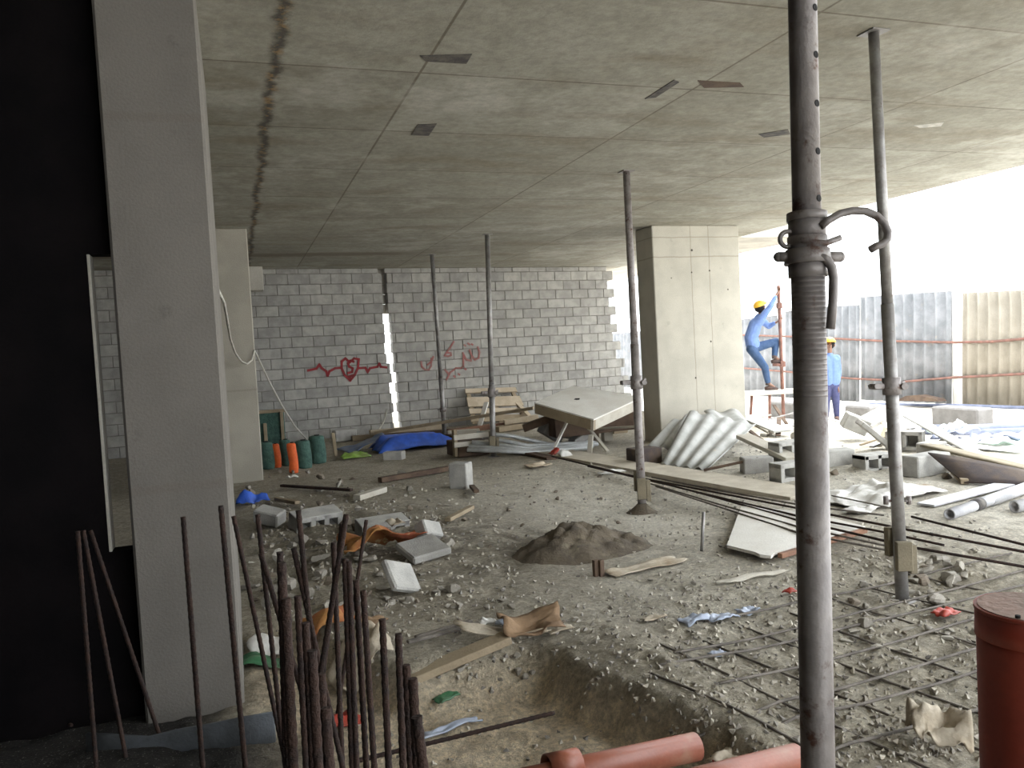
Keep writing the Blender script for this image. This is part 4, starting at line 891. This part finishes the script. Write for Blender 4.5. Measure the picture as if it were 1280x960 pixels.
# rubble: larger chunks one by one
def rock_mesh(seed):
    r = random.Random(seed); b = MB(); n, m_ = 9, 6; vs = []
    b.ball((0, 0, 0), 1, n, m_)
    nv = []
    ks = [V((r.gauss(0, 1), r.gauss(0, 1), r.gauss(0, 1))) for _ in range(11)]; ks = [k/np.linalg.norm(k) for k in ks]; cut = [r.uniform(.3, .62) for _ in ks]
    for v in b.v:
        v = V(v)*.95
        for k, c in zip(ks, cut):
            d = v @ k
            if d > c: v = v - k*(d-c)
        nv.append(v)
    A = np.array(nv); A[:, 2] -= A[:, 2].min(); me = bpy.data.meshes.new('rubble_chunk'); me.from_pydata(A.tolist(), [], b.f); me.polygons.foreach_set('use_smooth', [False]*len(me.polygons)); me.update(); return me
RM = [[(lambda mm: (mm.materials.append(stone_m[j]), mm)[1])(rock_mesh(10*j+i)) for i in range(5)] for j in range(3)]
used = []
def rock(px, py, s, j, label, group):
    g = at(px, py); o = bpy.data.objects.new('rubble_chunk', RM[j][rnd.randrange(5)]); COL.objects.link(o)
    sx = s*rnd.uniform(.8, 1.4); sz_ = s*rnd.uniform(.45, .85)
    o.location = (g[0], g[1], g[2]-sz_*.2); o.scale = (sx, s*rnd.uniform(.7, 1.1), sz_); o.rotation_euler = (rnd.uniform(-.2, .2), rnd.uniform(-.2, .2), rnd.uniform(0, 6.28))
    return tag(o, label, 'rubble', group)
ZN = [((310, 500, 640, 760), 46, (.03, .085), 'rubble chunk lying in the heap right of the near column', 'rubble right of the near column'), ((480, 640, 620, 770), 34, (.025, .065), 'small rubble chunk scattered left of the soil heap', 'rubble left of the soil heap'),
      ((300, 520, 585, 640), 30, (.03, .08), 'small rubble chunk on the floor before the netting rolls and tarps', 'rubble before the tarps'), ((1130, 1215, 703, 735), 20, (.03, .075), 'rubble chunk heaped right of the second prop foot', 'rubble by the second prop'),
      ((1045, 1220, 730, 800), 26, (.018, .05), 'small rubble chunk among the bars left of the red pipe', 'rubble among the bars'), ((760, 1000, 720, 830), 22, (.012, .03), 'pebble-sized chunk on the floor left of the thick prop', 'chunks left of the thick prop'),
      ((590, 780, 590, 660), 12, (.02, .045), 'dark little chunk on the open dusty floor', 'chunks on the dusty floor'), ((1040, 1200, 555, 600), 10, (.04, .09), 'rubble chunk among the blocks right of the thick prop', 'rubble among the blocks'),
      ((560, 700, 800, 850), 14, (.014, .035), 'pebble-sized chunk along the far edge of the sand pit', 'chunks at the pit edge'), ((900, 1000, 520, 575), 12, (.05, .11), 'rubble chunk behind the hollow blocks left of the thick prop', 'rubble behind the hollow blocks')]
for (x0, x1, y0, y1), n, (s0, s1), lb, gr in ZN:
    for _ in range(n): rock(rnd.uniform(x0, x1), rnd.uniform(y0, y1), rnd.uniform(s0, s1), rnd.choice((0, 0, 1, 2)) if 'dark' not in lb else 2, lb, gr)
def chip(px, py, s, label, group):
    g = at(px, py); o = bpy.data.objects.new('rubble_chip', RM[rnd.choice((0, 1, 1))][rnd.randrange(5)]); COL.objects.link(o)
    o.location = tuple(g); o.scale = (s*rnd.uniform(.8, 1.7), s*rnd.uniform(.6, 1), s*.16); o.rotation_euler = (rnd.uniform(-.25, .25), rnd.uniform(-.25, .25), rnd.uniform(0, 6.28)); return tag(o, label, 'rubble', group)
for (x0, x1, y0, y1), n, lb in (((310, 560, 600, 690), 34, 'flat broken chip in the rubble behind the hollow blocks and starter bars'), ((430, 640, 690, 780), 20, 'flat broken chip on the dirt between the starter bars and the soil heap'), ((1050, 1210, 740, 830), 14, 'flat broken chip among the half buried bars left of the red pipe'), ((1000, 1180, 640, 730), 10, 'flat chip on dusty ground between the two nearest props')):
    for _ in range(n): chip(rnd.uniform(x0, x1), rnd.uniform(y0, y1), rnd.uniform(.03, .09)*(1 if y1 < 760 else .7), lb, 'flat chips, ' + lb.split(' ', 3)[3])
for px, py, s, j, lb in ((575, 778, .035, 2, 'single dark stone left of the cardboard'), (705, 778, .03, 2, 'single dark stone on the floor behind the pale paper scrap'), (1187, 733, .055, 1, 'pale cube-like chunk right of the second prop foot'), (1170, 757, .07, 0, 'grey chunk just right of the second prop foot'), (1068, 757, .06, 2, 'brown lump between the two nearest props'), (560, 682, .10, 0, 'largest grey chunk beside the flat slab piece')):
    rock(px, py, s, j, lb, 'single stones')
# gravel: uncountable small stones
b = MB(); tet = [(0, 2, 1), (0, 1, 3), (1, 2, 3), (0, 3, 2)]
def grav(x, y, s):
    c = V((x, y, hz(x, y)+s*.15)); q = rot(rnd.uniform(0, 6), rnd.uniform(0, 6), rnd.uniform(0, 6)); f = (rnd.uniform(.7, 1.4), 1, rnd.uniform(.5, .9))
    vs = [c + q @ (s*V(p)*V(f)) for p in ((1, 0, 0), (-.5, .87, 0), (-.5, -.87, 0), (0, 0, .9), (0.1, 0.1, -.8))]
    b.add(vs, [(0, 1, 3), (1, 2, 3), (2, 0, 3), (1, 0, 4), (2, 1, 4), (0, 2, 4)])
for _ in range(6500):
    px = rnd.uniform(300, 1240); py = rnd.uniform(590, 955); p = at(px, py) if _ % 3 == 0 else None
    if p is None:
        y = 2.2+7.5*rnd.random()**1.6; x = rnd.uniform(-.4, 1.1+y*.75); p = V((x, y, 0))
    if pit(p[0], p[1]) > .5 and rnd.random() < .8: continue
    if (p[0] < .05 and p[1] > 4.0) or p[0] > 8.3: continue
    if rub(p[0], p[1]) + rough(p[0], p[1]) < .25 and rnd.random() < .65: continue
    grav(p[0], p[1], rnd.uniform(.005, .016)*(1 + .09*p[1]))
gravel_m = M('mixed_gravel', (.42, .385, .32), (.33, .3, .25), 3, isl=.45, bump=0)
o = b.build('gravel', gravel_m, fl); tag(o, 'fine gravel and grit scattered over the whole floor', None, None, 'stuff')

# ================================================================ SCAFFOLD AND WORKERS
SD = 16.4
t = thing('scaffold', 'thin scaffold pole and board the climbing worker holds and stands on', 'scaffold', dd(979, 522, SD))
b = MB(); b.tube([dd(973, 357, SD), dd(976, 430, SD), dd(979.5, 524, SD)], .035, 10); b.build('pole', rust_red, t)
b = MB(); b.box((dd(964, 490, SD)+FW*.0), (1.35, .3, .09), rotz(-YAW), .006); b.build('board', ply, t)
b = MB(); b.tube([dd(962, 491, SD), dd(962, 524, SD)], .03, 8); b.build('strut', rust_red, t)
b = MB(); b.tube([dd(940, 491, SD+.15), dd(938, 524, SD+.15)], .03, 8); b.build('strut', rust_red, t)
for y in (382, 455): b = MB(); q = dd(974+(y-382)*.05, y, SD); b.box(q, (.10, .12, .12), rotz(-YAW), .01); b.build('coupler', rust_red, t)
b = MB(); b.tube([dd(966, 456, SD-.02), dd(981, 456, SD-.02)], .03, 8); b.build('footrest', rust_red, t)

def skin(name, J, E, mat, parent, sub=2):
    ks = list(J); o0 = wloc(parent); me = bpy.data.meshes.new(name)
    me.from_pydata([tuple(V(J[k][0])-o0) for k in ks], [(ks.index(a), ks.index(c)) for a, c in E], [])
    ob = bpy.data.objects.new(name, me); COL.objects.link(ob)
    md = ob.modifiers.new('s', 'SKIN'); md.use_smooth_shade = True; md.branch_smoothing = .6
    sl = me.skin_vertices[0].data
    for i, k in enumerate(ks):
        r = J[k][1]; sl[i].radius = r if isinstance(r, tuple) else (r, r); sl[i].use_root = (i == 0)
    su = ob.modifiers.new('u', 'SUBSURF'); su.levels = sub; su.render_levels = sub
    dg = bpy.context.evaluated_depsgraph_get(); m2 = bpy.data.meshes.new_from_object(ob.evaluated_get(dg)); bpy.data.objects.remove(ob)
    m2.materials.clear(); m2.materials.append(mat); m2.polygons.foreach_set('use_smooth', [True]*len(m2.polygons))
    o = bpy.data.objects.new(name, m2); COL.objects.link(o); o.parent = parent; return o
def caps(name, segs, mat, parent, vox=.013, sm=4):
    o0 = wloc(parent); b = MB()
    for a, ra, c, rc in segs:
        a = V(a)-o0; c = V(c)-o0; b.ball(a, ra, 12, 8); b.ball(c, rc, 12, 8); b.tube([a, c], ra, 12, True, [ra, rc])
    me = bpy.data.meshes.new(name); me.from_pydata(b.v, [], b.f); ob = bpy.data.objects.new(name, me); COL.objects.link(ob)
    r_ = ob.modifiers.new('r', 'REMESH'); r_.mode = 'VOXEL'; r_.voxel_size = vox
    q = ob.modifiers.new('s', 'SMOOTH'); q.factor = .5; q.iterations = sm
    dg = bpy.context.evaluated_depsgraph_get(); m2 = bpy.data.meshes.new_from_object(ob.evaluated_get(dg)); bpy.data.objects.remove(ob)
    m2.materials.clear(); m2.materials.append(mat); m2.polygons.foreach_set('use_smooth', [True]*len(m2.polygons))
    o = bpy.data.objects.new(name, m2); COL.objects.link(o); o.parent = parent; return o
def worker(name_label, base, J, lookdir, trousers):
    t = thing('person', name_label, 'person', base)
    look = V(lookdir); look = look/np.linalg.norm(look); side = np.cross(look, (0, 0, 1)); side /= np.linalg.norm(side); up = np.cross(side, look)
    B = {k: (J[k][0], J[k][1]*(.55 if k in ('pelvis', 'waist', 'chest') or k[:2] in ('sh', 'hp') else .85)) for k in J}
    hd = J['head'][0]
    B['head'] = (hd, (.085, .095)); B['skull'] = (hd+up*.075-look*.01, (.075, .085)); B['chin'] = (hd-up*.06+look*.035, (.05, .05)); B['nose'] = (hd+look*.105-up*.005, .016)
    E = [('pelvis', 'waist'), ('waist', 'chest'), ('chest', 'neck'), ('neck', 'chin'), ('chin', 'head'), ('head', 'skull'), ('head', 'nose')]
    for s in ('r', 'l'):
        E += [('chest', 'sh'+s), ('sh'+s, 'el'+s), ('el'+s, 'wr'+s), ('pelvis', 'hp'+s), ('hp'+s, 'kn'+s), ('kn'+s, 'an'+s), ('an'+s, 'to'+s)]
        wr = J['wr'+s][0]; el = J['el'+s][0]; d = (wr-el)/np.linalg.norm(wr-el); u, v, _ = frame(d)
        B['pa'+s] = (wr+d*.07, (.036, .02)); E.append(('wr'+s, 'pa'+s))
        B['th0'+s] = (wr+d*.035+u*.045, .011); B['th1'+s] = (wr+d*.075+u*.062, .009); E += [('wr'+s, 'th0'+s), ('th0'+s, 'th1'+s)]
        for f, (o_, L) in enumerate(((-.03, .065), (-.01, .078), (.01, .072), (.03, .055))):
            B['f%d0%s' % (f, s)] = (wr+d*.10+u*(-o_), .0095); B['f%d1%s' % (f, s)] = (wr+d*(.10+L*.55)+u*(-o_)+v*.012, .0085); B['f%d2%s' % (f, s)] = (wr+d*(.10+L*.85)+u*(-o_)+v*.035, .0075)
            E += [('pa'+s, 'f%d0%s' % (f, s)), ('f%d0%s' % (f, s), 'f%d1%s' % (f, s)), ('f%d1%s' % (f, s), 'f%d2%s' % (f, s))]
    skin('body', B, E, skin_m, t)
    jj = lambda k: J[k][0]
    ax = jj('shr')-jj('shl'); ax = ax/np.linalg.norm(ax); hx = jj('hpr')-jj('hpl'); hx = hx/np.linalg.norm(hx)
    sg = [(jj('shr'), .082, jj('shl'), .082)]
    for q in (-1, 1): sg += [(jj('chest')+ax*q*.075, .128, jj('waist')+hx*q*.06, .122), (jj('waist')+hx*q*.06, .122, jj('pelvis')+hx*q*.065, .125), (jj('chest')+ax*q*.075, .12, (jj('shr') if q > 0 else jj('shl')), .085)]
    sg += [(jj('chest'), .12, jj('neck')*.8+jj('chest')*.2, .072)]
    for s in ('r', 'l'):
        w_ = jj('wr'+s)*.76+jj('el'+s)*.24; sg += [(jj('sh'+s), .08, jj('el'+s), .060), (jj('el'+s), .060, w_, .043)]
    caps('shirt', sg, shirt_m, t)
    sg = [(jj('hpr'), .105, jj('hpl'), .105)] + [(jj('pelvis')+hx*q*.06, .118, jj('waist')+hx*q*.05-(jj('waist')-jj('pelvis'))*.4, .11) for q in (-1, 1)]
    for s in ('r', 'l'): sg += [(jj('hp'+s), .105, jj('kn'+s), .078), (jj('kn'+s), .078, jj('an'+s)+(jj('kn'+s)-jj('an'+s))*.12, .06)]
    caps('trousers', sg, trousers, t)
    for s in ('r', 'l'):
        a = J['an'+s][0]; c = J['to'+s][0]; d = c-a; d[2] = 0; d = d/max(np.linalg.norm(d), 1e-6)
        z = c[2]; b = MB(); b.tube([V((a[0], a[1], z+.01))-d*.07, V((a[0], a[1], z+.02)), (V((a[0], a[1], z+.02))+c)/2, c+V((0, 0, 0)), c+d*.04], .05, 12, True, [.035, .052, .053, .046, .022]); b.tube([a-V((0, 0, .04)), a+V((0, 0, .03))], .052, 12)
        b.build('boot', boot_m, t)
    b = MB(); b.ball(hd+up*.03-look*.02, .112, 14, 8, (1, 1, 1.02)); b.v = [tuple(V(p) - look*max(0, ((V(p)-hd) @ look)-.02)*1.0) for p in b.v]; b.build('hair', hair_m, t)
    for s in (-1, 1):
        b = MB(); b.ball(hd+look*.09+side*s*.033+up*.018, .013, 8, 6); b.build('eye', hair_m, t)
        b = MB(); b.ball(hd+side*s*.098-up*.005, .022, 8, 6, (.6, .8, 1.3)); b.build('ear', skin_m, t)
    b = MB(); b.tube([hd+look*.092-up*.045-side*.022, hd+look*.098-up*.047, hd+look*.092-up*.045+side*.022], .006, 6); b.build('mouth', boot_m, t)
    b = MB(); R_ = np.stack([side, look, up], 1); n = 18; vs = []; fs = []
    for i in range(7):
        th = math.pi/2*i/6; vs += [hd+up*.06 + R_ @ V((.128*math.cos(th)*math.cos(2*math.pi*k/n), .15*math.cos(th)*math.sin(2*math.pi*k/n), .115*math.sin(th)+.0)) for k in range(n)]
    b.add(vs, [(i*n+k, i*n+(k+1) % n, (i+1)*n+(k+1) % n, (i+1)*n+k) for i in range(6) for k in range(n)], True)
    hm = b.build('helmet', helmet_m, t)
    b = MB(); b.prism([hd+up*.06+R_ @ V((x, y, 0)) for x, y in ((-.12, .06), (-.07, .19), (0, .215), (.07, .19), (.12, .06))], up*.012); b.build('peak', helmet_m, hm)
    return t
def jp(x, y, d): return dd(x, y, d)
W = SD
J = {'pelvis': (jp(941, 431, W), .135), 'waist': (jp(939, 422, W), .13), 'chest': (jp(944, 406, W), .15), 'neck': (jp(949, 394, W), .058), 'head': (jp(951, 385.5, W), .09),
     'shr': (jp(951, 399, W-.17), .062), 'elr': (jp(963, 383, W-.2), .045), 'wrr': (jp(971, 368, W-.1), .032), 'shl': (jp(952, 400, W+.17), .062), 'ell': (jp(961, 408, W+.22), .045), 'wrl': (jp(970, 403, W+.08), .032),
     'hpr': (jp(939, 436, W-.09), .092), 'knr': (jp(956, 459, W-.1), .062), 'anr': (jp(960, 479, W-.02), .045), 'tor': (jp(970, 486, W-.05), .04), 'hpl': (jp(943, 435, W+.09), .09), 'knl': (jp(970, 427, W+.1), .06), 'anl': (jp(968, 446, W+.05), .042), 'tol': (jp(977, 452.5, W+.02), .04)}
worker('person in blue shirt and jeans with yellow helmet, climbing and gripping a pole', dd(962, 487, W), J, RT*.8+np.array([0, 0, .35])+FW*.3, jeans_m)
W = 17.0
J = {'pelvis': (jp(1038, 478, W), .14), 'waist': (jp(1038, 467, W), .13), 'chest': (jp(1037, 452, W), .155), 'neck': (jp(1037, 442, W), .058), 'head': (jp(1037, 431.5, W), .09),
     'shr': (jp(1045.5, 448, W), .062), 'elr': (jp(1048.5, 465, W+.03), .047), 'wrr': (jp(1047.5, 481, W-.05), .033), 'shl': (jp(1028, 448, W), .062), 'ell': (jp(1026, 465, W+.03), .047), 'wrl': (jp(1027, 481, W-.05), .033),
     'hpr': (jp(1043, 481, W), .088), 'knr': (jp(1045, 503, W), .06), 'anr': (jp(1046, 521, W+.03), .043), 'tor': (jp(1046.5, 526, W-.15), .042), 'hpl': (jp(1033, 481, W), .088), 'knl': (jp(1033, 503, W), .06), 'anl': (jp(1033, 521, W+.03), .043), 'tol': (jp(1031, 526, W-.15), .042)}
worker('person in blue shirt, navy trousers and yellow helmet, standing half behind the thick prop', dd(1040, 527, W), J, -FW*.9-RT*.35, trouser_m)
